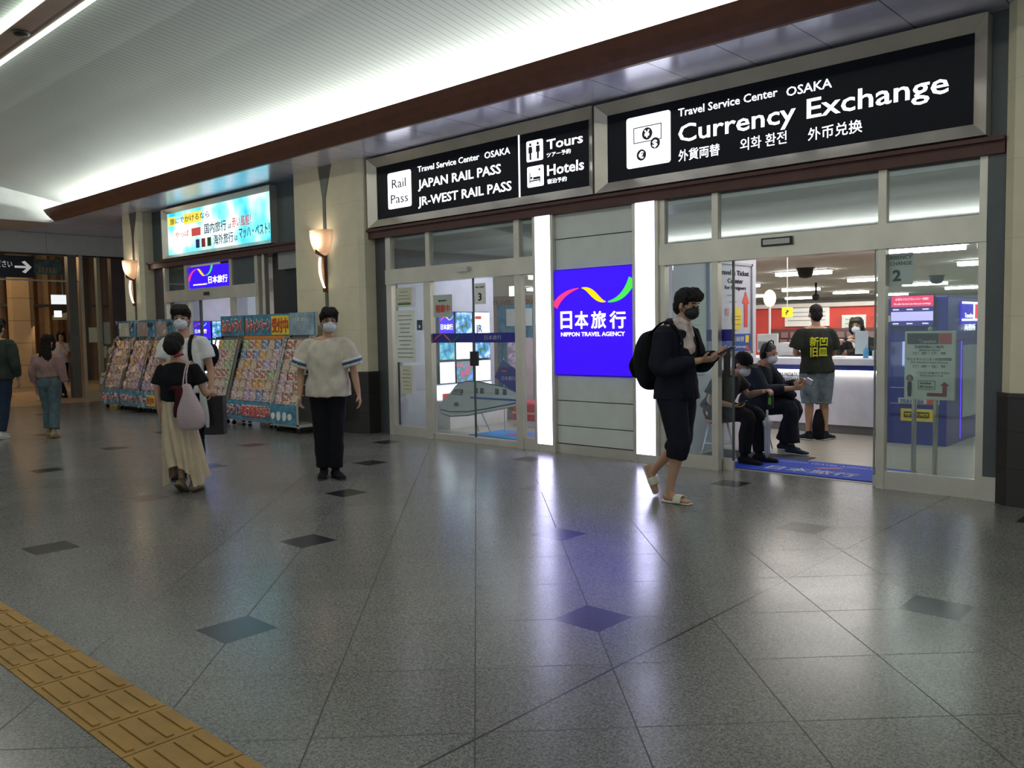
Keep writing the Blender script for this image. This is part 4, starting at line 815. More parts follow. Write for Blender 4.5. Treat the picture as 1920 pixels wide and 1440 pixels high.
# train cut-out standee
t = thing('cutout_standee', (-8.7, 8.6, 0), 'white bullet train cut-out board standing behind the glass door', 'standee')
tr = [(-9.47, .37), (-9.46, .29), (-9.43, .25), (-9.24, .22), (-8.88, .25), (-8.56, .31), (-7.85, .44), (-7.85, .60), (-8.11, .68), (-8.53, .73), (-8.72, .75), (-8.89, .74), (-9.04, .71), (-9.12, .66), (-9.22, .57), (-9.33, .49), (-9.43, .42)]
P(B().prism(tr, 'y', 8.60, 8.62).obj('board', mat('train_grey', (.58, .63, .62), .5)), t)
cx, cz = -8.7, .5
P(B().prism([(cx + (a - cx) * 1.012, cz + (c_ - cz) * 1.05) for a, c_ in tr], 'y', 8.605, 8.615).obj('outline', INK), t)
P(B().prism([(-9.45, .315), (-9.24, .29), (-8.88, .31), (-8.5, .37), (-7.86, .49), (-7.86, .475), (-8.5, .355), (-8.88, .295), (-9.24, .275), (-9.45, .30)], 'y', 8.596, 8.60).obj('skirt_line', INK), t)
P(B().prism([(-9.20, .54), (-9.13, .62), (-8.95, .63), (-8.97, .54)], 'y', 8.596, 8.60).obj('windscreen', mat('slate', (.10, .12, .13), .4)), t)
P(B().prism([(-9.17, .55), (-9.12, .605), (-8.98, .61), (-9.0, .55)], 'y', 8.592, 8.596).obj('windscreen_glint', mat('slate_light', (.3, .34, .34), .4)), t)
P(B().prism([(-9.10 + .05 * math.cos(2 * PI * k / 14), .40 + .03 * math.sin(2 * PI * k / 14)) for k in range(14)], 'y', 8.594, 8.60).obj('nose_mark', mat('olive', (.12, .12, .06), .5)), t)
for x in (-8.72, -8.60, -8.3, -8.15): pbox('window', t, x, x + .07, 8.594, 8.60, .58, .66, mat('slate', (.1, .12, .13)))
pbox('blue_stripe', t, -8.8, -7.86, 8.594, 8.60, .50, .525, BLUEP); 
P(B().tube([(-8.75, 8.62, .3), (-8.80, 8.75, .006)], .01).tube([(-8.6, 8.62, .3), (-8.55, 8.75, .006)], .01).tube([(-8.78, 8.70, .1), (-8.57, 8.70, .1)], .006).obj('support_legs', HOUS), t)
t = thing('pennant', (-8.3, 8.9, .6), 'dark blue diamond pennant with pale characters behind the train cut-out', 'flag')
P(B().prism([(-8.43, 1.06), (-8.10, .88), (-8.14, .55), (-8.60, .80)], 'y', 8.9, 8.91).obj('cloth', mat('pennant_blue', (.02, .025, .22), .6)), t)
P(B().tube([(-8.43, 8.92, 1.08), (-8.43, 8.92, .005)], .008).obj('pole', HOUS), t); text('日本旅行', -8.45, -8.18, .76, .06, 8.898, mat('pale_print', (.5, .5, .7)), t, cjk=True); pbox('red_mark', t, -8.45, -8.35, 8.896, 8.90, .88, .9, RED)
# things deeper in the left shop
t = thing('display_board', (-10.0, 11.0, 0), 'tall pale blue brochure board inside the left shop', 'display board')
pbox('board', t, -10.5, -9.3, 11.0, 11.05, .1, 1.92, mat('board_blue', (.10, .26, .38), .6, var=.5, scale=5)); pbox('edge', t, -10.52, -10.46, 10.98, 11.07, .0, 1.92, SKY)
for k in range(3): pbox('sheet', t, -10.30 + k * .34, -10.04 + k * .34, 10.985, 11.0, 1.55, 1.85, (PAPER, PAPER, mat('pinkish_paper', (.6, .4, .4)))[k]); 
for k in range(3): pbox('sheet', t, -10.28 + k * .34, -10.06 + k * .34, 10.985, 11.0, .95, 1.3, mat('mixed_sheet', (.4, .38, .34), .6, var=.7, scale=12))
text('パス', -9.62, -9.40, 1.64, .14, 10.98, RED, t, cjk=True); text('大', -9.96, -9.84, 1.62, .16, 10.98, RED, t, cjk=True)
t = thing('shop_wall_sign', (-12.8, 14, 1.9), 'pale pink inner sign reading TRAVEL above the back of the left shop', 'sign'); pbox('board', t, -13.7, -11.6, 14, 14.1, 0, 2.25, mat('peach_wall', (.55, .34, .26), .6)); text('TRAVEL & TOUR', -13.55, -12.2, 2.04, .12, 13.995, mat('brown_letters', (.2, .12, .1)), t)
o = box('exit_sign', -12.0, -11.7, 12.9, 12.95, 2.18, 2.38, mat('exit_white', (.8, 1, .9), emit=(.85, 1, .9), es=2.2)); tag(o, 'small glowing white emergency sign hanging inside the left shop', 'sign'); pbox('hanger', o, -11.86, -11.84, 12.92, 12.93, 2.38, 2.70, HOUS)
o = B().ball((-10.6, 12.9, 2.42), (.18, .18, .12)).obj('ceiling_lamp', mat('peach_lamp', (.9, .6, .4), emit=(1, .55, .32), es=.8), smooth=True); tag(o, 'round peach ceiling lamp inside the left shop', 'lamp')
t = thing('red_bench', (-8.1, 9.9, 0), 'low red padded bench inside the left shop', 'bench'); pbox('seat', t, -8.85, -7.2, 9.55, 10.1, .10, .38, mat('red_vinyl', (.55, .05, .07), .5), .03); pbox('stripe', t, -8.86, -7.19, 9.54, 9.56, .20, .23, mat('peach_strip', (.7, .35, .25))); pbox('plinth', t, -8.8, -7.25, 9.6, 10.05, 0.004, .10, WHITE)
t = thing('wooden_chair', (-8.35, 10.6, 0), 'wooden slatted chair behind the red bench in the left shop', 'chair')
WD = mat('orange_wood', (.40, .15, .05), .5, var=.2)
for x in (-8.6, -8.2):
    for y in (10.4, 10.8): pbox('leg', t, x, x + .04, y, y + .04, 0.004, .42 if y < 10.5 else .8, WD)
pbox('seat', t, -8.62, -8.14, 10.38, 10.86, .42, .46, WD); pbox('backrest', t, -8.6, -8.16, 10.8, 10.84, .6, .8, WD)
t = thing('leaflet_tower', (-9.2, 10.2, 0), 'narrow tower of pinkish leaflets beside the light boxes', 'rack'); pbox('frame', t, -9.55, -9.25, 10.2, 10.5, 0.004, 1.35, mat('pinkish_frame', (.4, .33, .36), .6))
for k in range(6): pbox('leaflet', t, -9.52, -9.28, 10.18, 10.2, .2 + k * .19, .34 + k * .19, mat('leaflet_mix', (.45, .32, .42), .6, var=.8, scale=14))

# ================================================================== brochure racks outside
def covermat(name, base, acc, acc2):
    m, nt, p = nodes(name); N = nt.nodes; L = nt.links; q = NM(nt); tc = N.new('ShaderNodeTexCoord'); mp = N.new('ShaderNodeMapping'); mp.inputs['Scale'].default_value = (17, 1, 24)
    L.new(tc.outputs['Object'], mp.inputs[0]); v = N.new('ShaderNodeTexVoronoi'); v.inputs['Scale'].default_value = 1.0; v.distance = 'MANHATTAN'; L.new(mp.outputs[0], v.inputs['Vector'])
    s = N.new('ShaderNodeSeparateColor'); L.new(v.outputs['Color'], s.inputs[0])
    c = q.mix(q.op('GREATER_THAN', s.outputs[0], .55), base, acc); c = q.mix(q.op('GREATER_THAN', s.outputs[1], .72), c, acc2); L.new(c, p.inputs['Base Color']); p.inputs['Roughness'].default_value = .35; return m
CV = [('red and white', covermat('cover_red', (0.46, 0.14, 0.12), (0.81, 0.74, 0.68), (0.68, 0.41, 0.14))), ('pink', covermat('cover_pink', (0.62, 0.41, 0.38), (0.81, 0.68, 0.68), (0.41, 0.14, 0.20))), ('orange', covermat('cover_orange', (0.68, 0.36, 0.16), (0.81, 0.68, 0.27), (0.68, 0.14, 0.07))),
      ('pale green', covermat('cover_green', (0.38, 0.45, 0.27), (0.68, 0.70, 0.41), (0.14, 0.27, 0.14))), ('blue', covermat('cover_blue', (0.22, 0.27, 0.41), (0.61, 0.68, 0.81), (0.07, 0.07, 0.27))), ('cream', covermat('cover_cream', (0.68, 0.61, 0.46), (0.74, 0.41, 0.30), (0.27, 0.20, 0.16))),
      ('lilac', covermat('cover_lilac', (0.49, 0.38, 0.57), (0.74, 0.68, 0.81), (0.54, 0.14, 0.27))), ('yellow', covermat('cover_yellow', (0.74, 0.62, 0.27), (0.68, 0.20, 0.11), (0.74, 0.74, 0.68)))]
def bmesh_cover(m):
    b = B(); b.box(-.10, .10, -.004, .004, 0, .27); me = b.mesh('brochure'); me.materials.append(m); return me
CVM = [(n, bmesh_cover(m)) for n, m in CV]
TIER = ['bottom', 'second', 'third', 'fourth', 'fifth', 'top']
def rack(x0, x1, ncol, label, short, top_fn, bot_fn, yf=7.02, grp=None, frame=None, weights=None, hh=1.80, tiers=6, yb=7.44):
    frame = frame or mat('rack_grey', (.30, .31, .31), .45, .5)
    t = thing('brochure_rack', ((x0 + x1) / 2, (yf + yb) / 2, 0), label, 'rack', grp)
    for x in (x0, x1 - .02):   # slanted side frames
        P(B().prism([(yf, .12), (yf, .42), (yb - .13, 1.44), (yb - .11, 1.44), (yf + .03, .42), (yf + .03, .12)], 'x', x, x + .02).prism([(yb - .03, .12), (yb - .03, hh), (yb, hh), (yb, .12)], 'x', x, x + .02).prism([(yf, .10), (yf, .14), (yb, .14), (yb, .10)], 'x', x, x + .02).prism([(yb - .13, 1.42), (yb - .13, 1.45), (yb, 1.45), (yb, 1.42)], 'x', x, x + .02).obj('side_frame', frame), t)
    pbox('back_panel', t, x0 + .02, x1 - .02, yb, yb + .015, .12, hh, mat('rack_back', (.22, .21, .2), .6))
    pbox('base_tray', t, x0 + .02, x1 - .02, yf + .02, yb, .10, .13, frame)
    for x in (x0 + .08, x1 - .08):
        for y in (yf + .08, yb - .05):
            P(B().prism([(y + .035 * math.cos(2 * PI * k / 12), .04 + .035 * math.sin(2 * PI * k / 12)) for k in range(12)], 'x', x - .012, x + .012).obj('castor', BLACK), t)
            pbox('castor_fork', t, x - .015, x + .015, y - .01, y + .01, .07, .10, frame)
    hb = pbox('header_board', t, x0 + .01, x1 - .01, yb - .035, yb - .02, 1.46, hh, SKY); top_fn(t, hb)
    bb = pbox('front_board', t, x0 + .01, x1 - .01, yf, yf + .012, .13, .42, SKY); bot_fn(t, bb)
    rnd = random.Random(int(abs(x0) * 77)); pw = (x1 - x0 - .06) / ncol
    for r in range(tiers):
        s = r / tiers; y = yf + .035 + (yb - .12 - yf) * s; z = .42 + .155 * r
        pbox('shelf', t, x0 + .02, x1 - .02, y, y + .07, z - .012, z, frame); pbox('lip', t, x0 + .02, x1 - .02, y - .006, y, z - .012, z + .035, PLAST)
        for c in range(ncol):
            i = rnd.choice(weights) if weights else rnd.randrange(len(CVM)); n, me = CVM[i]
            o = bpy.data.objects.new('travel_brochure', me); COL.objects.link(o); o.location = (x0 + .03 + pw * (c + .5), y + .018, z + .001)
            o.rotation_euler = (-.20, 0, rnd.uniform(-.03, .03)); o.scale = (min(1.0, pw * .95 / .2), 1, .74)
            tag(o, '%s travel brochure in the %s row of %s' % (n, TIER[r] if r < tiers - 1 else 'top', short), 'brochure', 'travel brochures in %s' % short)
    return t
def hdr(s, x0, x1, z, h, y, m=RED, yellow=None, halo=True):
    def f(t, par):
        if yellow: pbox('yellow_field', par, yellow[0], yellow[1], y - .002, y + .002, z - .03, z + h + .03, YELLOW); text(yellow[2], yellow[0] + .02, yellow[1] - .02, z, h, y - .008, RED, par, cjk=True, bold=.03)
        if halo: text(s, x0 - .01, x1 + .01, z - .014, h + .028, y - .003, mat('outline_white', (.9, .9, .88), .5), par, cjk=True, bold=.10, ex=.002)
        text(s, x0, x1, z, h, y - .008, m, par, cjk=True, bold=.025)
    return f
def both(*fs): return lambda t, p: [f(t, p) for f in fs]
ostrip = lambda x0, x1: (lambda t, p: pbox('orange_strip', p, x0, x1, 7.36, 7.37, 1.40, 1.455, ORANGE))
# right-hand group
rack(-13.74, -12.97, 4, 'narrow brochure rack left of the wide blue-bannered one', 'the narrow rack', hdr('GoToトラベ', -13.68, -13.02, 1.50, .24, 7.40), hdr('見しオ', -13.55, -13.02, .175, .19, 7.012), grp='brochure racks outside the far shop', weights=[0, 1, 2, 5, 3, 2])
rack(-12.93, -11.5, 7, 'wide brochure rack with a blue banner and yellow characters', 'the wide rack', both(hdr('ルキャンペーン', -12.9, -12.13, 1.50, .24, 7.40, yellow=(-12.1, -11.53, '受付中！')), ostrip(-12.9, -11.53)), hdr('ンライン旅行相談受付中！', -12.9, -11.55, .175, .19, 7.012), grp='brochure racks outside the far shop', weights=[0, 1, 1, 5, 6, 4, 2, 3, 1])
def animals(t, p):
    for k, x in enumerate((-11.35, -11.2, -11.04, -10.9)):
        P(B().prism([(x + .05 * math.cos(2 * PI * j / 14), .25 + (.07 if k in (1, 2) else .05) * math.sin(2 * PI * j / 14)) for j in range(14)], 'y', 6.908, 6.92).obj('white_animal_shape', PAPER), p)
rack(-11.44, -10.72, 3, 'white-edged brochure rack with a teal front board beside the pillar', 'the white-edged rack', lambda t, p: (pbox('pale_poster', p, -11.4, -10.76, 7.29, 7.30, 1.46, 1.80, mat('faded_poster', (.30, .40, .48), .6, var=.4)), text('日本旅行', -11.3, -10.9, 1.66, .07, 7.288, PAPER, p, cjk=True)), animals, yf=6.92, yb=7.33, frame=mat('rack_white', (.55, .55, .48), .5), grp='brochure racks outside the far shop', weights=[1, 0, 5])
# left-hand group wrapped in clear plastic
for k, (a, c, nm_, sh) in enumerate(((-18.30, -17.45, 'plastic-covered brochure rack at the left end of the far group', 'the leftmost plastic-wrapped rack'), (-17.42, -16.60, 'plastic-covered brochure rack in the middle of the far group', 'the middle plastic-wrapped rack'), (-16.57, -15.78, 'plastic-covered brochure rack at the right end of the far group', 'the rightmost plastic-wrapped rack'))):
    s_ = [('GoToトラ', None), ('ベルキャン', None), ('ペー', (a + .40, c - .04, '受付中'))][k]
    t = rack(a, c, 4, nm_, sh, lambda t, p, a=a, c=c: (pbox('cream_sheet', p, a + .08, a + .55, 7.53, 7.54, 1.48, 1.76, PAPERY if a < -18 else mat('pinkish_sheet', (.45, .33, .30), .6)), text('国内', c - .26, c - .08, 1.66, .1, 7.53, INK, p, cjk=True)), hdr(s_[0], a + .05, (s_[1][0] - .02) if s_[1] else c - .05, .18, .15, 7.132, yellow=s_[1]), yf=7.14, yb=7.58, grp='plastic-covered brochure racks beside the far pillar', weights=[0, 1, 1, 5, 2, 6])
    b = B(); n, mm = 22, 46; vs = []   # crumpled clear cover
    for i in range(mm):
        s = i / (mm - 1)
        if s < .2: y, z = 7.10, .1 + s / .2 * .35
        elif s < .85: q = (s - .2) / .65; y, z = 7.10 + .36 * q, .45 + q * 1.0
        else: q = (s - .85) / .15; y, z = 7.46 + .05 * q, 1.45 + q * .36
        for j in range(n):
            x = a + (c - a) * j / (n - 1); d_ = noise.noise(Vector((x * 9, z * 7, 3))) * .03 + noise.noise(Vector((x * 25, z * 22, 1))) * .008
            vs.append((x, y - .012 + d_, z))
    b.add(vs, [(i * n + j, i * n + j + 1, (i + 1) * n + j + 1, (i + 1) * n + j) for i in range(mm - 1) for j in range(n - 1)])
    o = P(b.obj('plastic_cover', glass('crinkled_plastic', .015, (.98, .98, .98), .05, fk=.12), smooth=True), t)
o = box('cardboard_standee', -18.95, -18.55, 7.55, 7.6, 0.0, .75, mat('yellow_standee', (.6, .38, .05), .5, var=.4)); tag(o, 'orange-yellow board left of the plastic-covered racks', 'standee'); pbox('brown_box', o, -18.9, -18.6, 7.5, 7.7, .75, 1.1, mat('brown_card', (.12, .08, .04), .6))

# ================================================================== people
V = Vector
def cat(p0, p1, p2, p3, t): return 0.5 * ((2 * p1) + (p2 - p0) * t + (2 * p0 - 5 * p1 + 4 * p2 - p3) * t * t + (3 * p1 - p0 - 3 * p2 + p3) * t ** 3)
def sweep(b, pts, rad, ref=(1, 0, 0), n=14, sub=4, round_ends=True):
    """limb-like surface: elliptical section along a smooth path, hemispherical ends"""
    pts = [V(p) for p in pts]; rad = [(r, r) if not isinstance(r, (tuple, list)) else r for r in rad]; ref = V(ref)
    q, rr = [], []
    for i in range(len(pts) - 1):
        a, c = pts[max(i - 1, 0)], pts[min(i + 2, len(pts) - 1)]; ra, rc = rad[max(i - 1, 0)], rad[min(i + 2, len(pts) - 1)]
        for k in range(sub):
            t = k / sub; q.append(cat(a, pts[i], pts[i + 1], c, t)); rr.append(tuple(max(.003, cat(ra[j], rad[i][j], rad[i + 1][j], rc[j], t)) for j in (0, 1)))
    q.append(pts[-1]); rr.append(rad[-1])
    R = []
    def ring(c, t, ra, rb):
        a = ref - t * ref.dot(t)
        if a.length < .05: a = V((0, 1, 0)) - t * t.y
        a.normalize(); d = t.cross(a); return [c + a * (ra * math.cos(2 * PI * k / n)) + d * (rb * math.sin(2 * PI * k / n)) for k in range(n)]
    L_ = len(q)
    for i in range(L_):
        t = (q[min(i + 1, L_ - 1)] - q[max(i - 1, 0)]).normalized()
        if i == 0 and round_ends:
            for s in (.95, .75, .4): R.append(ring(q[0] - t * min(rr[0]) * s, t, rr[0][0] * math.sqrt(1 - s * s), rr[0][1] * math.sqrt(1 - s * s)))
        R.append(ring(q[i], t, *rr[i]))
        if i == L_ - 1 and round_ends:
            for s in (.4, .75, .95): R.append(ring(q[-1] + t * min(rr[-1]) * s, t, rr[-1][0] * math.sqrt(1 - s * s), rr[-1][1] * math.sqrt(1 - s * s)))
    return b.rings(R)
def eball(b, c, r, ax, n=16, m=12):
    R = []; c = V(c)
    for i in range(m + 1):
        t = PI * i / m; k = max(math.sin(t), .03)
        R.append([c + ax[0] * (r[0] * k * math.cos(2 * PI * j / n)) + ax[1] * (r[1] * k * math.sin(2 * PI * j / n)) + ax[2] * (-r[2] * math.cos(t)) for j in range(n)])
    return b.rings(R)
def blob(b, name, m, parent=None, voxel=.011, it=3, fold=0, fscale=(14, 14, 4), loc=None, rotz=0):
    me = b.mesh(name); o = bpy.data.objects.new(name, me); COL.objects.link(o)
    r = o.modifiers.new('r', 'REMESH'); r.mode = 'VOXEL'; r.voxel_size = voxel; r.use_smooth_shade = True
    s = o.modifiers.new('s', 'SMOOTH'); s.factor = .5; s.iterations = it
    me2 = bpy.data.meshes.new_from_object(o.evaluated_get(bpy.context.evaluated_depsgraph_get()))
    o.modifiers.clear(); o.data = me2; bpy.data.meshes.remove(me); me2.name = name
    if fold:
        ns = [v.normal.copy() for v in me2.vertices]
        for v, nn in zip(me2.vertices, ns):
            k = noise.noise(V((v.co.x * fscale[0], v.co.y * fscale[1], v.co.z * fscale[2]))); v.co += nn * (k * fold)
    me2.materials.clear(); me2.materials.append(m)
    me2.polygons.foreach_set('use_smooth', [True] * len(me2.polygons))
    if parent: o.parent = parent
    if loc: o.location = loc; o.rotation_euler = (0, 0, rotz)
    return o
def hand(b, w, d, pn, th, curl=.35, s=1.0, tcurl=.5):
    """w wrist, d direction of the fingers, pn palm normal, th thumb side"""
    w = V(w); d = V(d).normalized(); pn = V(pn); pn = (pn - d * pn.dot(d)).normalized(); th = V(th); th = (th - d * th.dot(d) - pn * th.dot(pn)).normalized()
    sweep(b, [w - d * .01, w + d * .03 * s, w + d * .085 * s], [(.024 * s, .019 * s), (.036 * s, .018 * s), (.041 * s, .015 * s)], th, sub=3)
    for k, (off, ln) in enumerate(((.030, .92), (.010, 1.0), (-.011, .93), (-.031, .76))):
        p = w + d * .085 * s + th * off * s; a = 0; pts = [p - d * .01]; c = curl * (1 + .12 * k)
        for L_ in (.036, .024, .020):
            a += c; p = p + (d * math.cos(a) + pn * math.sin(a)) * (L_ * ln * s); pts.append(p)
        sweep(b, pts, [.0098 * s, .0095 * s, .0088 * s, .0078 * s], th, n=8, sub=2)
    p = w + d * .028 * s + th * .026 * s; e = (d * .62 + th * .72 + pn * .3).normalized(); p2 = p + e * .04 * s; e2 = (e * (1 - tcurl) + d * tcurl + pn * .25).normalized()
    sweep(b, [p - e * .01, p2, p2 + e2 * .03 * s], [.0135 * s, .0112 * s, .009 * s], pn, n=8, sub=2)
SKIN = mat('skin', (.50, .29, .19), .55, var=.05, spec=.3)
HAIR = mat('black_hair', (.008, .006, .006), .6, bump=.5, bscale=90, spec=.25)
EYEM = mat('eye_dark', (.01, .008, .008), .2)
def foot_axes(fd):
    fd = V(fd).normalized(); side = V((0, 0, 1)).cross(fd)
    if side.length < .1: side = V((0, 1, 0))
    side.normalize(); return fd, side, fd.cross(side)
def person(label, loc, rotz, J, s=1.0, face=(0, 1, 0), group=None, skin=SKIN, hair='short', hairm=HAIR, mask=None, top=None, bottom=None, shoes=None, voxel=.009, female=False, glasses=False, hands=(None, None), width=1.0, inner=None):
    J = {k: ([V(p) for p in v] if isinstance(v, list) else V(v)) for k, v in J.items()}
    hip, chest, neck, head = J['hip'], J['chest'], J['neck'], J['head']
    sh, el, wr, kn, an = J['sh'], J['el'], J['wr'], J['kn'], J['an']
    side = (sh[1] - sh[0]).normalized()
    hs = J.get('hipside'); hside = V(hs).normalized() if hs is not None else side
    hj = [hip - hside * .085 * s * width + V((0, 0, -.02)), hip + hside * .085 * s * width + V((0, 0, -.02))]
    f = V(face).normalized(); u = V((0, 0, 1)); r = f.cross(u).normalized(); u = r.cross(f).normalized(); ax = (r, f, u)
    hd = s * 1.05; H = lambda x, y, z: head + (r * x + f * y + u * z) * hd
    b = B()
    waist = hip.lerp(chest, .45)
    sweep(b, [hip - V((0, 0, .06)), hip, waist, chest, neck - (neck - chest) * .18, neck], [(.13 * s * width, .10 * s), (.155 * s * width, .11 * s), (.125 * s * width, .095 * s), (.155 * s * width, .11 * s), (.11 * s * width, .075 * s), (.055 * s, .055 * s)], side)
    sweep(b, [sh[0], neck - V((0, 0, .03)), sh[1]], [.05 * s, .06 * s, .05 * s], (0, 0, 1))
    sweep(b, [neck - V((0, 0, .03)), head + (-f * .02 - u * .07) * s], [.056 * s, .050 * s], side)
    eball(b, H(0, -.008, .022), (.076 * s, .094 * s, .104 * s), ax); eball(b, H(0, .022, -.052), (.056 * s, .062 * s, .064 * s), ax)
    eball(b, H(0, .062, -.075), (.022 * s, .025 * s, .025 * s), ax)
    sweep(b, [H(0, .082, .015), H(0, .098, -.018)], [(.009 * s, .008 * s), (.015 * s, .012 * s)], r, n=8, sub=2)
    eball(b, H(0, .080, -.052), (.024 * s, .012 * s, .009 * s), ax)
    for k in (-1, 1): eball(b, H(k * .078, -.005, -.005), (.010 * s, .018 * s, .031 * s), ax)
    for k in (0, 1):
        sweep(b, [sh[k], sh[k].lerp(el[k], .4), el[k], el[k].lerp(wr[k], .35), wr[k]], [.052 * s, .046 * s, .036 * s, .038 * s, .025 * s], side)
        d = (wr[k] - el[k]).normalized()
        hp = hands[k] or {}
        hand(b, wr[k], hp.get('d', d), hp.get('pn', side * (1 - 2 * k)), hp.get('th', f), hp.get('curl', .32), s, hp.get('tc', .5))
        sweep(b, [hj[k], hj[k].lerp(kn[k], .4), kn[k], kn[k].lerp(an[k], .3), kn[k].lerp(an[k], .75), an[k]], [.088 * s, .078 * s, .055 * s, .056 * s, .037 * s, .034 * s], hside)
        fd, sd, up = foot_axes(J['toe'][k]); A = an[k]
        sweep(b, [A + (-fd * .035 - up * .045) * s, A + (fd * .02 - up * .05) * s, A + (fd * .12 - up * .062) * s, A + (fd * .18 - up * .066) * s], [(.032 * s, .030 * s), (.034 * s, .034 * s), (.042 * s, .018 * s), (.034 * s, .012 * s)], sd)
        sweep(b, [A, A + (fd * .03 - up * .05) * s], [.034 * s, .034 * s], sd, sub=2)
    body = blob(b, 'person', skin, None, voxel, 2, loc=loc, rotz=rotz)
    tag(body, label, 'person', group)
    # face
    for k in (-1, 1):
        e = B(); eball(e, H(k * .031, .0775, .012), (.014 * s, .010 * s, .006 * s), ax, 10, 8); e.obj('eye', EYEM, body, True)
        e = B(); sweep(e, [H(k * .016, .0835, .033), H(k * .034, .081, .038), H(k * .050, .068, .032)], [.0035 * s, .0045 * s, .003 * s], r, n=6, sub=2); e.obj('eyebrow', hairm, body, True)
    if not mask: e = B(); eball(e, H(0, .090, -.053), (.022 * s, .006 * s, .005 * s), ax, 10, 6); e.obj('mouth', mat('lips', (.35, .12, .10), .5), body, True)
    if mask:
        e = B(); eball(e, H(0, .050, -.042), (.067 * s, .062 * s, .056 * s), ax); eball(e, H(0, .085, -.015), (.030 * s, .022 * s, .030 * s), ax)
        mk = blob(e, 'face_mask', mask, body, .007, 4)
        for k in (-1, 1):
            e = B().tube([H(k * .062, .045, -.02), H(k * .080, .01, .0), H(k * .083, -.02, -.005)], .0022 * s, 6).tube([H(k * .055, .04, -.07), H(k * .078, .01, -.03), H(k * .083, -.02, -.01)], .0022 * s, 6); e.obj('ear_loop', mask, mk)
    if glasses:
        e = B()
        for k in (-1, 1): e.tube([H(k * .033 + .024 * math.cos(a), .094, .008 + .017 * math.sin(a)) for a in [2 * PI * j / 14 for j in range(15)]], .002 * s, 6); e.tube([H(k * .057, .092, .012), H(k * .082, .0, .012)], .002 * s, 6)
        e.tube([H(-.01, .098, .012), H(.01, .098, .012)], .002 * s, 6); e.obj('glasses', BLACK, body)
    # hair
    e = B()
    if hair in ('short', 'bun', 'long', 'bob', 'crop', 'cap'):
        th_ = .006 if hair == 'crop' else .0
        eball(e, H(0, -.020, .050), ((.088 - th_) * s, (.100 - th_) * s, (.096 - th_) * s), ax); eball(e, H(0, -.050, -.005), ((.078 - th_) * s, (.066 - th_) * s, .085 * s), ax)
        if hair == 'short':
            for k in range(7): a = -1.1 + k * .36; sweep(e, [H(.05 * math.sin(a), .03, .128), H(.075 * math.sin(a), .078, .092), H(.082 * math.sin(a), .090 - .02 * abs(a), .058)], [.024 * s, .02 * s, .012 * s], r, n=8, sub=2)
            for k in (-1, 1): sweep(e, [H(k * .078, .02, .06), H(k * .080, .022, .0)], [.016 * s, .008 * s], f, n=8, sub=2)
        if hair in ('bob', 'long'):
            for k in (-1, 1): sweep(e, [H(k * .055, .03, .11), H(k * .085, .035, .04), H(k * .088, .02, -.06), H(k * .078, -.01, -.11)], [.035 * s, .028 * s, .028 * s, .02 * s], f, n=10)
            eball(e, H(0, -.055, -.05), (.088 * s, .055 * s, .09 * s), ax); sweep(e, [H(-.05, .07, .085), H(.05, .07, .085)], [.02 * s, .02 * s], u, n=8, sub=2)
        if hair == 'long': sweep(e, [H(0, -.06, .0), H(0, -.085, -.14), H(.01, -.10, -.26), H(.015, -.10, -.36)], [(.09 * s, .05 * s), (.105 * s, .045 * s), (.11 * s, .04 * s), (.07 * s, .025 * s)], r)
        if hair == 'bun': eball(e, H(0, -.065, .015), (.098 * s, .085 * s, .105 * s), ax); eball(e, H(0, -.02, .06), (.10 * s, .11 * s, .10 * s), ax)
        blob(e, 'hair', hairm, body, .008, 2, .007, (45, 45, 30))
    if hair == 'cap':
        e = B(); eball(e, H(0, -.012, .060), (.092 * s, .106 * s, .085 * s), ax); blob(e, 'cap', BLK, body, .007, 3)
        e = B(); sweep(e, [H(-.06, .085, .052), H(0, .125, .05), H(.06, .085, .052)], [(.006, .03), (.006, .05), (.006, .03)], u); blob(e, 'cap_peak', BLK, body, .006, 1)
    # clothes
    if bottom:
        e = B(); lo = bottom.get('loose', .018) * s; fr = bottom.get('to', .92)
        if not bottom.get('skirt'):
            sweep(e, [waist.lerp(hip, .35), hip, hip - V((0, 0, .07)).lerp(V((0, 0, .04)), .5)], [(.132 * s * width + lo * .6, .105 * s + lo * .5), (.158 * s * width + lo, .118 * s + lo), (.145 * s * width + lo, .115 * s + lo)], hside)
            for k in (0, 1):
                if fr > 0: end = kn[k].lerp(an[k], fr); P5 = [hj[k], hj[k].lerp(kn[k], .4), kn[k], kn[k].lerp(end, .5), end]; R5 = [.095 * s + lo, .084 * s + lo, .063 * s + lo, .058 * s + lo * 1.1, bottom.get('hem', .05) * s + lo]
                else: end = hj[k].lerp(kn[k], 1 + fr); P5 = [hj[k], hj[k].lerp(end, .5), end]; R5 = [.095 * s + lo, .09 * s + lo * 1.2, .075 * s + lo * 1.6]
                sweep(e, P5, R5, hside, round_ends=False)
            blob(e, bottom.get('name', 'trousers'), bottom['m'], body, .011, 3, bottom.get('fold', .008), (16, 16, 9))
    if inner: 
        e = B(); sweep(e, [hip + V((0, 0, .02)), waist, chest, neck - (neck - chest) * .15], [(.15 * s, .115 * s), (.135 * s, .11 * s), (.165 * s, .128 * s), (.10 * s, .08 * s)], side); off = V(inner['off'])
        e.v = [tuple(V(q) + off) for q in e.v]; blob(e, 'undershirt', inner['m'], body, .011, 3, .004)
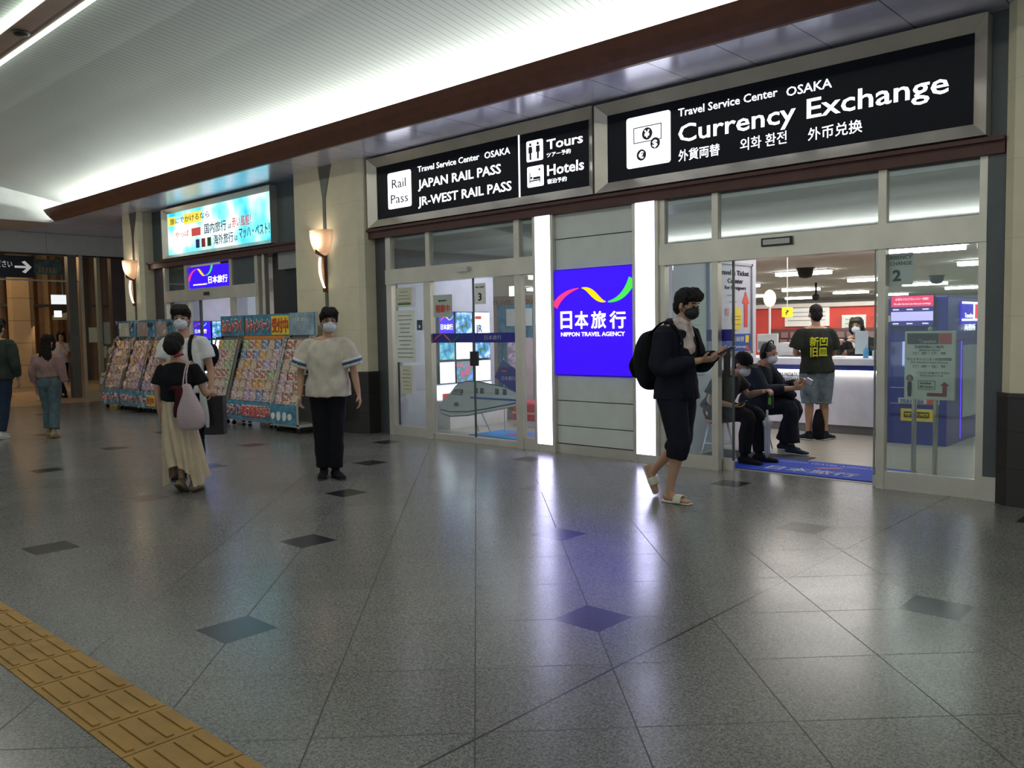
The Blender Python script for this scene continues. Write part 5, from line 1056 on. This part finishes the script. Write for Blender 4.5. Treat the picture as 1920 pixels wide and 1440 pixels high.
    if top:
        e = B(); lo = top.get('loose', .018) * s; hem = top.get('hem', .03); ng = top.get('neck', .10)
        sh_h = [hip + (hip - waist).normalized() * hem * s, hip.lerp(waist, .3), waist, chest, neck - (neck - chest) * (.22), neck - (neck - chest) * ng]
        if top.get('short'): sh_h = [hip.lerp(waist, .25)] + sh_h[2:]; RR = [(.145 * s * width + lo, .115 * s + lo)]
        else: RR = [(.162 * s * width + lo * 1.4, .125 * s + lo * 1.3), (.158 * s * width + lo * 1.3, .12 * s + lo * 1.2)]
        RR += [(.138 * s * width + lo * 1.2, .105 * s + lo * 1.2), (.165 * s * width + lo, .118 * s + lo), (.125 * s * width + lo * .8, .085 * s + lo * .6), (.072 * s, .068 * s)]
        sweep(e, sh_h, RR, side, n=18, round_ends=False)
        sweep(e, [sh[0], neck - V((0, 0, .055)), sh[1]], [.050 * s + lo * .3, .056 * s + lo * .3, .050 * s + lo * .3], (0, 0, 1))
        for k in (0, 1):
            fr = top.get('sleeve', .5)   # 0..1 upper arm, 1..2 forearm
            if fr <= 1: end = sh[k].lerp(el[k], fr); PP = [sh[k], sh[k].lerp(end, .5), end]; QQ = [.050 * s + lo * .45, .054 * s + lo * .9, top.get('cuff', .055) * s + lo * 1.1]
            else: end = el[k].lerp(wr[k], fr - 1); PP = [sh[k], sh[k].lerp(el[k], .5), el[k], el[k].lerp(end, .5), end]; QQ = [.058 * s + lo * .6, .054 * s + lo * .8, .046 * s + lo * .8, .042 * s + lo * .7, top.get('cuff', .032) * s + lo * .5]
            sweep(e, PP, QQ, side, round_ends=False)
        if top.get('extra'): top['extra'](e)
        blob(e, top.get('name', 'shirt'), top['m'], body, .010, 3, top.get('fold', .008), (14, 14, 8))
        if top.get('hood'): e = B(); sweep(e, [neck + side * .09 * s - f * .02, neck - f * .09 * s + V((0, 0, -.01)), neck - side * .09 * s - f * .02], [.035 * s, .05 * s, .035 * s], (0, 0, 1)); blob(e, 'hood', top['m'], body, .011, 2, .006)
    if shoes:
        for k in (0, 1):
            fd, sd, up = foot_axes(J['toe'][k]); A = an[k]; q = lambda a, c, z=0: A + (fd * a + sd * c + up * z) * s
            if shoes['type'] == 'slide':
                e = B(); sweep(e, [q(-.06, 0, -.083), q(.06, 0, -.083), q(.19, 0, -.083)], [(.036 * s, .011 * s), (.044 * s, .010 * s), (.042 * s, .009 * s)], sd); o = blob(e, 'slide_sandal', shoes['m'], body, .006, 2)
                e = B(); sweep(e, [q(.09, -.048, -.075), q(.09, -.035, -.035), q(.09, 0, -.022), q(.09, .035, -.035), q(.09, .048, -.075)], [(.038 * s, .007 * s)] * 5, fd); blob(e, 'strap', shoes['m'], o, .006, 1)
            else:
                e = B(); sweep(e, [q(-.045, 0, -.048), q(.02, 0, -.045), q(.12, 0, -.060), q(.19, 0, -.066)], [(.040 * s, .036 * s), (.042 * s, .042 * s), (.048 * s, .028 * s), (.038 * s, .018 * s)], sd); sweep(e, [q(-.005, 0, .0), q(.0, 0, -.05)], [(.042 * s, .045 * s), (.042 * s, .05 * s)], sd, sub=2)
                o = blob(e, 'shoe', shoes['m'], body, .008, 2)
                e = B(); sweep(e, [q(-.06, 0, -.080), q(.05, 0, -.080), q(.20, 0, -.080)], [(.036 * s, .011 * s), (.047 * s, .011 * s), (.038 * s, .011 * s)], sd); blob(e, 'sole', shoes.get('sole', shoes['m']), o, .006, 1)
    return body, H, ax
def cloth(n, c, **k): return mat(n, c, k.pop('rough', .85), var=k.pop('var', .1), scale=12, bump=.15, bscale=250, spec=.2)
NAVY = cloth('navy_fabric', (.010, .011, .020)); BLK = cloth('black_fabric', (.008, .008, .010)); TEE = cloth('beige_cotton', (.56, .51, .42)); WTEE = cloth('white_cotton', (.68, .68, .66))
MASKW = mat('mask_white', (.62, .64, .68), .7); MASKB = mat('mask_black', (.012, .012, .014), .7)

# --- the man walking past on the right, phone in hand
R0 = (-3.83, 6.21, 0)
p, H, ax = person('man in a black hoodie and black mask walking right while holding a phone', R0, 0,
    dict(hip=(-.03, 0, .98), chest=(-.03, 0, 1.30), neck=(.0, 0, 1.50), head=(.075, 0, 1.655), sh=[(-.02, .18, 1.44), (-.04, -.19, 1.44)], el=[(.06, .24, 1.16), (-.03, -.25, 1.14)], wr=[(.30, .09, 1.25), (.26, -.09, 1.21)],
         kn=[(-.05, .09, .50), (.05, -.09, .52)], an=[(-.31, .09, .235), (-.045, -.09, .095)], toe=[(.42, 0, -.9), (1, 0, 0)]),
    s=1.04, face=(1, -.03, -.22), hair='short', mask=MASKB, bottom=dict(m=NAVY, to=.32, loose=.03, hem=.055, name='cropped_trousers'),
    inner=dict(m=mat('red_white_print', (.55, .45, .42), .8, var=.5, scale=14), off=(.028, 0, .03)),
    top=dict(m=NAVY, sleeve=1.85, loose=.035, hem=.10, neck=.22, name='hoodie', hood=True, fold=.014, extra=lambda e: sweep(e, [(.05, -.10, 1.2), (.10, -.11, 1.0), (.15, -.10, .90)], [(.06, .03), (.09, .03), (.06, .02)], (1, 0, 0))),
    shoes=dict(type='slide', m=mat('cream_rubber', (.62, .60, .46), .5)), hands=({'d': (1, -.35, .12), 'pn': (-.1, -.6, .8), 'th': (.2, -.3, 1), 'curl': .5}, {'d': (1, .25, .1), 'pn': (0, .5, .85), 'th': (.2, .3, 1), 'curl': .45}))
b = B().box(-.075, .075, -.036, .036, -.005, .005); o = b.obj('smartphone', BLACK, bevel=.003); o.location = (-3.83 + .44, 6.20, 1.285); o.rotation_euler = (0, -.45, .1); tag(o, 'dark smartphone held by the man walking past on the right', 'phone')
b = B(); sweep(b, [(-.29, 0, 1.02), (-.31, 0, 1.18), (-.27, 0, 1.36), (-.20, 0, 1.44)], [(.15, .085), (.165, .125), (.15, .10), (.10, .04)], (0, 1, 0))
bp = blob(b, 'backpack', BLK, None, .011, 4, .010, loc=R0); tag(bp, 'black backpack worn by the man walking past on the right', 'backpack')
for k in (-1, 1): e = B(); sweep(e, [(-.22, k * .12, 1.42), (-.05, k * .13, 1.53), (.10, k * .13, 1.40), (.08, k * .16, 1.20), (-.18, k * .15, 1.05)], [(.025, .006)] * 5, (0, 1, 0)); blob(e, 'strap', BLK, bp, .007, 1)
e = B(); sweep(e, [(-.40, 0, 1.06), (-.43, 0, 1.16), (-.38, 0, 1.26)], [(.11, .02), (.12, .03), (.10, .02)], (0, 1, 0)); blob(e, 'front_pocket', BLK, bp, .009, 2)

# --- the man in the beige T-shirt
R1 = (-7.28, 5.06, 0)
p, H, ax = person('man in a loose beige striped-sleeve t-shirt and white mask walking toward the viewer', R1, VIEWROT,
    dict(hip=(.02, 0, .93), chest=(.02, 0, 1.24), neck=(.03, 0, 1.43), head=(.045, -.02, 1.59), sh=[(-.175, .03, 1.37), (.215, -.03, 1.37)], el=[(-.265, .04, 1.10), (.285, -.02, 1.11)], wr=[(-.265, -.02, .86), (.335, -.05, .86)],
         kn=[(-.06, -.01, .50), (.09, -.03, .50)], an=[(-.055, .02, .09), (.075, -.02, .09)], toe=[(.05, -1, 0), (.55, -.85, 0)], hipside=(1, 0, 0)),
    s=1.0, face=(.38, -.92, -.03), hair='short', mask=MASKW, glasses=True, bottom=dict(m=BLK, to=.96, loose=.022, hem=.055),
    top=dict(m=TEE, sleeve=.86, loose=.055, hem=.09, cuff=.05, fold=.016, neck=.14), shoes=dict(type='shoe', m=BLK, sole=BLACK), hands=({'th': (.3, -1, 0), 'pn': (1, 0, 0)}, {'th': (-.2, -1, 0), 'pn': (-1, 0, 0)}))
for k, (a, c) in enumerate((((-.175, .03, 1.37), (-.265, .04, 1.10)), ((.215, -.03, 1.37), (.285, -.02, 1.11)))):
    a, c = V(a), V(c)
    for f0, f1, m, rr in ((.58, .86, WTEE, .121), (.66, .76, mat('stripe_blue', (.04, .10, .17), .8), .124)):
        e = B(); sweep(e, [a.lerp(c, f0), a.lerp(c, f1)], [rr - .004, rr - .008], (1, 0, 0), round_ends=False); e.obj('sleeve_band', m, p, True)

# --- woman seen from behind with tote bag
R2 = (-7.70, 3.74, 0)
SKT = mat('beige_skirt_cloth', (.58, .47, .32), .85, var=.1, scale=8)
p, H, ax = person('woman in a black blouse and long beige skirt seen from behind with a tote bag', R2, VIEWROT,
    dict(hip=(-.06, 0, .84), chest=(-.045, 0, 1.07), neck=(-.045, 0, 1.24), head=(-.055, .02, 1.375), sh=[(-.185, 0, 1.17), (.125, 0, 1.17)], el=[(-.235, 0, .94), (.20, .03, .94)], wr=[(-.225, .02, .74), (.20, .20, .92)],
         kn=[(-.06, .03, .45), (.03, -.02, .45)], an=[(-.035, -.02, .11), (.06, .03, .085)], toe=[(.1, .75, -.55), (.1, 1, 0)]),
    s=.88, face=(.15, 1, 0), hair='bun', bottom=dict(m=SKT, skirt=True), female=True,
    top=dict(m=BLK, sleeve=.62, loose=.022, short=True, cuff=.062, name='blouse', fold=.008, neck=.05), shoes=dict(type='shoe', m=mat('tan_shoe', (.30, .22, .12), .6), sole=mat('brown_sole', (.08, .05, .03), .7)),
    hands=({'th': (.2, 1, 0), 'pn': (1, 0, 0)}, {'th': (0, 0, 1), 'pn': (-1, 0, 0)}))
R = []; n = 72
for i in range(20):
    t = i / 19; z = .92 - .80 * t; cx = -.06 + .075 * t ** 1.5; w_ = .125 + .055 * t; dd = .10 + .07 * t; lp = .004 + .020 * t
    ring = []
    for k in range(n):
        a = 2 * PI * k / n; f_ = 1 + lp / w_ * math.sin(a * 13 + 2.2 * math.sin(a * 2 + t * 2)) + .12 * t * math.sin(a * 2 + .6 + t)
        ring.append(V((cx + w_ * f_ * math.cos(a), dd * f_ * math.sin(a), z + .05 * t * t * math.sin(a * 3 + 1) + (.10 * t ** 3 if math.cos(a - 4.6) > .8 else 0))))
    R.append(ring)
e = B().rings(R, False); o = e.obj('skirt', SKT, p, True)
e = B(); sweep(e, [(-.04, -.065, 1.285), (.0, -.075, 1.30), (.035, -.05, 1.305)], [.010, .018, .012], (0, 0, 1)); blob(e, 'red_hair_tie', mat('scrunchie_red', (.32, .02, .03), .8), p, .006, 2)
def stripes_mat(name, c1, c2, period):
    m, nt, p_ = nodes(name); q = NM(nt); tc = nt.nodes.new('ShaderNodeTexCoord'); sp = nt.nodes.new('ShaderNodeSeparateXYZ'); nt.links.new(tc.outputs['Object'], sp.inputs[0])
    f_ = q.op('LESS_THAN', q.op('FRACT', q.op('DIVIDE', sp.outputs[2], period)), .45); nt.links.new(q.mix(f_, c1, c2), p_.inputs['Base Color']); p_.inputs['Roughness'].default_value = .8; return m
b = B(); sweep(b, [(.085, -.13, 1.0), (.10, -.14, .88), (.12, -.145, .74), (.125, -.14, .655)], [(.055, .035), (.095, .055), (.13, .065), (.125, .055)], (1, 0, 0)); bag = blob(b, 'tote_bag', stripes_mat('pink_stripes', (.56, .44, .46), (.40, .29, .32), .016), None, .009, 3, .010, loc=R2, rotz=VIEWROT)
tag(bag, 'pale pink striped tote bag on the shoulder of the woman in the beige skirt', 'bag')
for dx in (0, .035): e = B(); sweep(e, [(.055 + dx, -.13, 1.0), (.06 + dx * .6, -.10, 1.12), (.075 + dx * .5, -.05, 1.225), (.08 + dx * .4, .03, 1.225), (.09, .08, 1.10)], [(.009, .004)] * 5, (1, 0, 0)); blob(e, 'handle', mat('pink_strap', (.5, .40, .40), .8), bag, .005, 1)
b = B(); sweep(b, [(-.06, -.13, .98), (.02, -.145, .99), (.035, -.15, .90), (.0, -.14, .80), (-.02, -.14, .74)], [(.03, .015), (.05, .03), (.055, .035), (.045, .03), (.02, .02)], (1, 0, 0)); o = blob(b, 'scarf', cloth('burgundy_cloth', (.06, .008, .014)), None, .009, 2, .012, loc=R2, rotz=VIEWROT); tag(o, 'burgundy scarf hanging beside the pink striped tote bag', 'scarf')

# --- masked young man just behind her
R3 = (-8.45, 4.12, 0)
p, H, ax = person('young man in a white t-shirt and white mask behind the woman with the tote bag', R3, VIEWROT,
    dict(hip=(.03, 0, .95), chest=(.03, 0, 1.27), neck=(.025, 0, 1.47), head=(.015, -.02, 1.645), sh=[(-.165, 0, 1.41), (.215, 0, 1.41)], el=[(-.20, -.04, 1.13), (.275, .02, 1.13)], wr=[(-.12, -.16, 1.02), (.30, -.05, .92)],
         kn=[(-.06, 0, .50), (.12, -.03, .50)], an=[(-.06, 0, .09), (.10, .05, .09)], toe=[(0, -1, 0), (.1, -1, 0)]),
    s=1.02, face=(.10, -1, -.04), hair='short', mask=MASKW, bottom=dict(m=BLK, to=.95, loose=.02), top=dict(m=WTEE, sleeve=.6, loose=.03, hem=.06, fold=.01, neck=.16), shoes=dict(type='shoe', m=BLK, sole=BLACK),
    hands=({'th': (0, 0, 1), 'pn': (0, .3, -1)}, {'th': (0, -1, 0), 'pn': (-1, 0, 0), 'curl': .8}))
e = B(); sweep(e, [(.10, .12, 1.40), (.115, .0, 1.485), (.125, -.12, 1.40), (.135, -.145, 1.25), (.17, -.06, 1.05)], [(.022, .008)] * 5, (1, 0, 0)); o = blob(e, 'shoulder_strap', BLK, p, .007, 1)
e = B(); sweep(e, [(.02, -.17, 1.24), (.07, -.18, 1.17), (.10, -.175, 1.10)], [(.03, .008)] * 3, (1, 0, 0)); blob(e, 'chest_strap', BLK, p, .007, 1)
b = B(); sweep(b, [(.27, .08, 1.36), (.24, .10, 1.28), (.19, .14, 1.15)], [(.07, .04), (.10, .06), (.08, .05)], (1, 0, 0)); o = blob(b, 'backpack', BLK, None, .01, 2, .012, loc=R3, rotz=VIEWROT); tag(o, 'black backpack on the back of the young man in the white t-shirt', 'backpack')
b = B().rings([[V((.335 + x * w_, -.06 + y * .05, z)) for x, y in ((-1, -1), (1, -1), (1, 1), (-1, 1))] for w_, z in ((.10, .46), (.105, .6), (.10, .86))]); o = b.obj('shopping_bag', BLACK, bevel=.008); o.location = R3; o.rotation_euler = (0, 0, VIEWROT); tag(o, 'black paper shopping bag carried by the young man in the white t-shirt', 'bag')
e = B().tube([(.28, -.06, .86), (.30, -.06, .91), (.36, -.06, .86)], .004, 6); e.obj('handle', BLACK, o)
b = B(); sweep(b, [(.235, -.15, .93), (.255, -.16, .80), (.28, -.16, .66), (.29, -.16, .55)], [(.02, .012), (.035, .02), (.035, .02), (.02, .015)], (1, 0, 0)); o = blob(b, 'plastic_bag', mat('white_plastic_bag', (.50, .54, .52), .35), None, .008, 2, .01, loc=R3, rotz=VIEWROT); tag(o, 'crumpled white plastic bag in front of the black shopping bag', 'bag')

# --- woman in jeans, man at the left edge, woman by the far glass
JEAN = cloth('blue_denim', (.085, .125, .14), var=.25); MAUVE = cloth('mauve_blouse', (.27, .165, .15)); DGRN = cloth('dark_green_jacket', (.035, .045, .038))
p, H, ax = person('woman with long dark hair in a mauve blouse and blue jeans walking away', (-13.6, 4.56, 0), VIEWROT,
    dict(hip=(.0, 0, .87), chest=(-.01, 0, 1.10), neck=(-.01, 0, 1.26), head=(-.005, .02, 1.405), sh=[(-.16, 0, 1.20), (.145, 0, 1.20)], el=[(-.22, -.03, .97), (.20, .0, .96)], wr=[(-.225, .04, .74), (.235, .05, .74)],
         kn=[(-.07, .06, .46), (.07, .0, .46)], an=[(-.06, .06, .09), (.09, -.10, .09)], toe=[(0, 1, 0), (.1, 1, -.2)]),
    s=.90, face=(0, 1, 0), hair='long', hairm=mat('brown_hair', (.016, .010, .008), .7, spec=.1), bottom=dict(m=JEAN, to=.88, loose=.022, hem=.062, name='jeans'), top=dict(m=MAUVE, sleeve=1.6, loose=.03, short=True, name='blouse', cuff=.045, fold=.012), shoes=dict(type='shoe', m=mat('tan_shoe', (.3, .2, .1))), voxel=.011, group=None)
e = B(); sweep(e, [(-.08, -.10, 1.22), (.03, -.125, 1.08), (.14, -.10, .93)], [(.007, .003)] * 3, (1, 0, 0)); blob(e, 'bag_strap', mat('tan_strap', (.25, .16, .08), .6), p, .006, 1)
person('man in a dark green jacket and jeans cut off by the left edge', (-14.1, 4.05, 0), VIEWROT,
    dict(hip=(-.02, 0, .93), chest=(-.01, 0, 1.27), neck=(-.01, 0, 1.47), head=(-.0, .03, 1.625), sh=[(-.21, 0, 1.40), (.19, 0, 1.40)], el=[(-.26, .0, 1.12), (.24, .0, 1.12)], wr=[(-.25, .08, .88), (.24, .07, .88)],
         kn=[(-.10, .12, .5), (.06, -.02, .5)], an=[(-.10, .10, .09), (.05, -.12, .09)], toe=[(0, 1, 0), (.05, 1, -.1)]),
    s=1.0, face=(-.1, 1, 0), hair='short', bottom=dict(m=cloth('dark_denim', (.02, .035, .06)), to=.93, loose=.022, name='jeans'), top=dict(m=DGRN, sleeve=1.85, loose=.04, hem=.05, name='jacket', fold=.014), shoes=dict(type='shoe', m=mat('white_trainer', (.6, .6, .56), .6)), voxel=.011)
person('woman in a pale top touching her face by the far glass entrance', (-22.45, 7.75, 0), VIEWROT,
    dict(hip=(.06, 0, .90), chest=(.08, 0, 1.18), neck=(.10, 0, 1.36), head=(.14, -.03, 1.50), sh=[(-.06, 0, 1.30), (.25, 0, 1.29)], el=[(-.10, -.03, 1.04), (.31, -.12, 1.07)], wr=[(.02, -.16, .98), (.22, -.16, 1.30)],
         kn=[(.02, -.03, .48), (.12, 0, .48)], an=[(.02, 0, .09), (.14, .05, .09)], toe=[(0, -1, 0), (.2, -1, 0)]),
    s=.94, face=(.1, -1, 0), hair='bob', bottom=dict(m=BLK, to=.95, loose=.03), top=dict(m=mat('pale_pink_top', (.50, .42, .38), .8), sleeve=.8, loose=.035, name='blouse'), shoes=dict(type='shoe', m=BLK), voxel=.012)

# --- man at the counter
R4 = (-4.48, 10.67, 0)
p, H, ax = person('man in a dark green t-shirt with yellow back print standing at the counter', R4, VIEWROT,
    dict(hip=(-.06, 0, .93), chest=(-.075, 0, 1.25), neck=(-.08, 0, 1.45), head=(-.07, .03, 1.605), sh=[(-.275, 0, 1.38), (.105, 0, 1.38)], el=[(-.325, .03, 1.13), (.175, .06, 1.12)], wr=[(-.18, .24, 1.09), (.13, .30, 1.10)],
         kn=[(-.155, .0, .5), (.03, .0, .5)], an=[(-.165, .0, .095), (.045, -.02, .095)], toe=[(-.45, .9, 0), (.75, .6, 0)]),
    s=1.01, face=(.12, 1, -.1), hair='crop', bottom=dict(m=cloth('grey_denim', (.16, .21, .24), var=.3), to=.06, loose=.04, hem=.075, name='denim_shorts', fold=.012), top=dict(m=cloth('dark_olive_cotton', (.025, .03, .022)), sleeve=.80, loose=.042, hem=.06, fold=.010, neck=.06), shoes=dict(type='shoe', m=cloth('dark_trainer', (.02, .022, .03)), sole=MASKW), voxel=.010,
    hands=({'th': (0, 0, 1), 'pn': (.3, 0, -1)}, {'th': (0, 0, 1), 'pn': (-.3, 0, -1)}))
YP = mat('shirt_yellow', (.60, .62, .02), .7)
Rm = Matrix.Rotation(VIEWROT, 3, 'Z'); 
for body_, x0, x1, z0 in (('新凹', -.215, .015, 1.205), ('旧皿', -.205, .01, 1.075)):
    o = text(body_, 0, x1 - x0, 0, .125, 0, YP, None, 'U', cjk=True, bold=.035, name='back_print', ex=.012)
    o.matrix_basis = (Matrix.Translation((x0, -.158, z0)) @ BAS['F'].to_4x4()); o.parent = p
b = B(); sweep(b, [(-.055, -.06, .06), (-.06, -.06, .22), (-.055, -.04, .38)], [(.08, .05), (.085, .055), (.04, .03)], (1, 0, 0)); o = blob(b, 'bag', BLK, None, .01, 2, .01, loc=(R4[0], R4[1], 0), rotz=VIEWROT); tag(o, 'black bag standing on the floor between the feet of the man at the counter', 'bag')

# --- clerk behind the counter
p, H, ax = person('clerk with dark bobbed hair and a dark suit seated behind the counter', (-4.8, 12.75, 0), 0,
    dict(hip=(0, .05, .62), chest=(0, .02, .98), neck=(0, 0, 1.17), head=(0, -.05, 1.44 - .12), sh=[(.17, 0, 1.12), (-.17, 0, 1.12)], el=[(.24, -.12, .95), (-.24, -.12, .95)], wr=[(.10, -.36, 1.09), (-.12, -.36, 1.09)],
         kn=[(.10, -.36, .56), (-.10, -.36, .56)], an=[(.10, -.30, .15), (-.10, -.30, .15)], toe=[(0, -1, 0), (0, -1, 0)]),
    s=.95, face=(0, -1, -.12), hair='bob', mask=MASKW, bottom=dict(m=BLK, to=.9, loose=.015), top=dict(m=BLK, sleeve=1.85, loose=.02, name='suit_jacket'), shoes=dict(type='shoe', m=BLK), voxel=.012,
    hands=({'pn': (0, 0, -1), 'th': (-1, 0, 0)}, {'pn': (0, 0, -1), 'th': (1, 0, 0)}))
p.location.z = .13
e = B(); sweep(e, [(-.03, -.135, 1.12), (0, -.15, 1.0)], [(.035, .006), (.01, .006)], (1, 0, 0)); blob(e, 'white_collar', WTEE, p, .006, 1)
t = thing('office_chair', (-4.8, 12.85, 0), 'dark office chair under the clerk behind the counter', 'chair')
pbox('seat', t, -5.02, -4.58, 12.6, 13.05, .55, .62, BLK, .02); pbox('backrest', t, -5.0, -4.6, 13.06, 13.1, .7, 1.1, BLK, .015); P(B().tube([(-4.8, 12.85, .05), (-4.8, 12.85, .55)], .025).obj('column', HOUS), t)
P(B().tube([(-5.05, 12.85, .03), (-4.8, 12.85, .07), (-4.55, 12.85, .03)], .02).tube([(-4.8, 12.6, .03), (-4.8, 12.85, .07), (-4.8, 13.1, .03)], .02).obj('star_base', BLACK), t)

# --- two men waiting on stools
def stool(x, y, label):
    t = thing('stool', (x, y, 0), label, 'stool', 'white wire-legged stools by the party wall'); W_ = mat('white_wire', (.62, .64, .62), .35)
    P(B().lathe([(.13, .425), (.155, .43), (.16, .445), (.15, .46), (.0, .465)], (x, y, 0), 24).obj('seat', mat('stool_wood', (.30, .10, .07), .5), smooth=True), t)
    for k in range(4):
        a = PI / 4 + k * PI / 2
        P(B().tube([(x + .10 * math.cos(a - .15), y + .10 * math.sin(a - .15), .425), (x + .15 * math.cos(a), y + .15 * math.sin(a), .22), (x + .20 * math.cos(a), y + .20 * math.sin(a), .012)], .009, 8).tube([(x + .10 * math.cos(a + .25), y + .10 * math.sin(a + .25), .425), (x + .17 * math.cos(a + .05), y + .17 * math.sin(a + .05), .12)], .006, 6).obj('leg', W_, smooth=True), t)
    P(B().tube([(x + .155 * math.cos(2 * PI * k / 20), y + .155 * math.sin(2 * PI * k / 20), .2) for k in range(21)], .006, 6).obj('ring', W_), t)
stool(-4.70, 8.42, 'white wire-legged stool under the seated man in the cap'); stool(-4.72, 9.35, 'white wire-legged stool under the seated man with headphones')
R5 = (-4.72, 8.42, 0)
p, H, ax = person('seated man in a black cap and white mask leaning over his phone', R5, 0,
    dict(hip=(.0, 0, .575), chest=(.10, 0, .82), neck=(.19, 0, .985), head=(.315, 0, 1.06), sh=[(.13, .17, .93), (.13, -.17, .93)], el=[(.26, .23, .72), (.06, -.25, .68)], wr=[(.50, .12, .775), (.26, -.14, .63)],
         kn=[(.44, .10, .52), (.42, -.10, .52)], an=[(.46, .10, .10), (.40, -.12, .10)], toe=[(1, .1, 0), (1, -.1, 0)], hipside=(0, -1, 0)),
    s=1.0, face=(1, -.1, -.55), hair='cap', mask=MASKW, bottom=dict(m=BLK, to=.95, loose=.015), top=dict(m=cloth('dark_plaid', (.028, .026, .030), var=.6), sleeve=.75, loose=.035, hem=.02, name='shirt'), shoes=dict(type='shoe', m=BLK), voxel=.010,
    hands=({'pn': (.1, 0, -1), 'th': (.3, -1, 0), 'curl': .55}, {'pn': (0, .3, 1), 'th': (0, -1, .3), 'curl': .5}))
b = B().box(-.07, .07, -.035, .035, -.005, .005); o = b.obj('smartphone', BLACK, bevel=.003); o.location = (-4.72 + .36, 8.42 - .13, .665); o.rotation_euler = (0, -.3, .1); tag(o, 'dark smartphone in the lap of the seated man in the cap', 'phone')
o = B().lathe([(.024, 0), (.031, .008), (.031, .145), (.026, .16), (.0, .16)], (0, 0, 0), 20).obj('drink_can', BLACK, smooth=True, loc=(-4.13, 8.52, .60)); tag(o, 'black drink can with green stripes held by the seated man in the cap', 'can')
for k in (-1, 0, 1): e = B().box(.004 + k * .012 - .003, .004 + k * .012 + .003, -.0345, -.031, .04, .13 - .02 * abs(k)); e.obj('green_stripe', mat('claw_green', (.2, .6, .05), .4), o)
t = thing('umbrella', (-4.16, 8.5, 0), 'furled grey-white umbrella standing in front of the seated man in the cap', 'umbrella')
P(B().tube([(-4.16, 8.5, .006), (-4.16, 8.5, .07)], .006).obj('tip', BLACK), t); P(B().rings([[V((-4.16 + (r_ * (1 + .18 * math.sin(6 * a))) * math.cos(a), 8.5 + (r_ * (1 + .18 * math.sin(6 * a))) * math.sin(a), z)) for a in [2 * PI * k / 36 for k in range(36)]] for r_, z in ((.012, .06), (.026, .12), (.030, .30), (.034, .40), (.055, .46), (.028, .47), (.02, .50))]).obj('canopy', mat('pale_umbrella', (.45, .46, .48), .4), smooth=True), t)
P(B().tube([(-4.16, 8.5, .5), (-4.16, 8.5, .58)], .012).obj('handle', MASKW, smooth=True), t)
R6 = (-4.72, 9.35, 0)
p, H, ax = person('seated man in a dark jacket with black headphones and white mask', R6, 0,
    dict(hip=(-.02, 0, .575), chest=(.03, 0, .86), neck=(.07, 0, 1.03), head=(.165, 0, 1.145), sh=[(.05, .18, .98), (.05, -.18, .98)], el=[(.24, .22, .74), (.22, -.24, .73)], wr=[(.53, .06, .83), (.50, -.09, .765)],
         kn=[(.44, .08, .54), (.46, -.10, .54)], an=[(.28, .14, .10), (.50, -.12, .10)], toe=[(1, 0, 0), (1, -.05, 0)], hipside=(0, -1, 0)),
    s=1.0, face=(1, -.05, -.25), hair='crop', hairm=mat('greying_hair', (.05, .045, .04), .6), mask=MASKW, bottom=dict(m=cloth('dark_navy_trousers', (.012, .013, .022)), to=.92, loose=.03, hem=.07), top=dict(m=cloth('dark_blue_jacket', (.014, .018, .028)), sleeve=1.7, loose=.04, hem=.02, name='jacket', hood=False), shoes=dict(type='shoe', m=cloth('navy_trainer', (.02, .03, .05)), sole=MASKW), voxel=.010,
    hands=({'pn': (0, -.7, -.4), 'th': (0, 0, 1), 'curl': .6}, {'pn': (0, .7, .4), 'th': (0, 0, 1), 'curl': .6}))
e = B().tube([H(.088, -.01, -.01), H(.092, -.01, .06), H(.05, -.01, .145), H(0, -.01, .158), H(-.05, -.01, .145), H(-.092, -.01, .06), H(-.088, -.01, -.01)], .009, 8)
for k in (-1, 1): eball(e, H(k * .092, -.008, -.008), (.022, .036, .042), ax)
blob(e, 'headphones', BLK, p, .006, 1)
o = B().box(-.035, .035, -.015, .015, -.03, .03).obj('smartphone', mat('pale_phone', (.5, .5, .55), .3), bevel=.003); o.location = (-4.72 + .655, 9.34, .845); o.rotation_euler = (.2, .5, 0); tag(o, 'small pale phone in the hands of the man with headphones', 'phone')
b = B(); sweep(b, [(.20, 0, .70), (.34, 0, .72), (.44, 0, .68)], [(.13, .06), (.14, .085), (.12, .05)], (0, 1, 0)); o = blob(b, 'shoulder_bag', BLK, None, .01, 3, .010, loc=R6); tag(o, 'black bag on the lap of the man with headphones', 'bag')
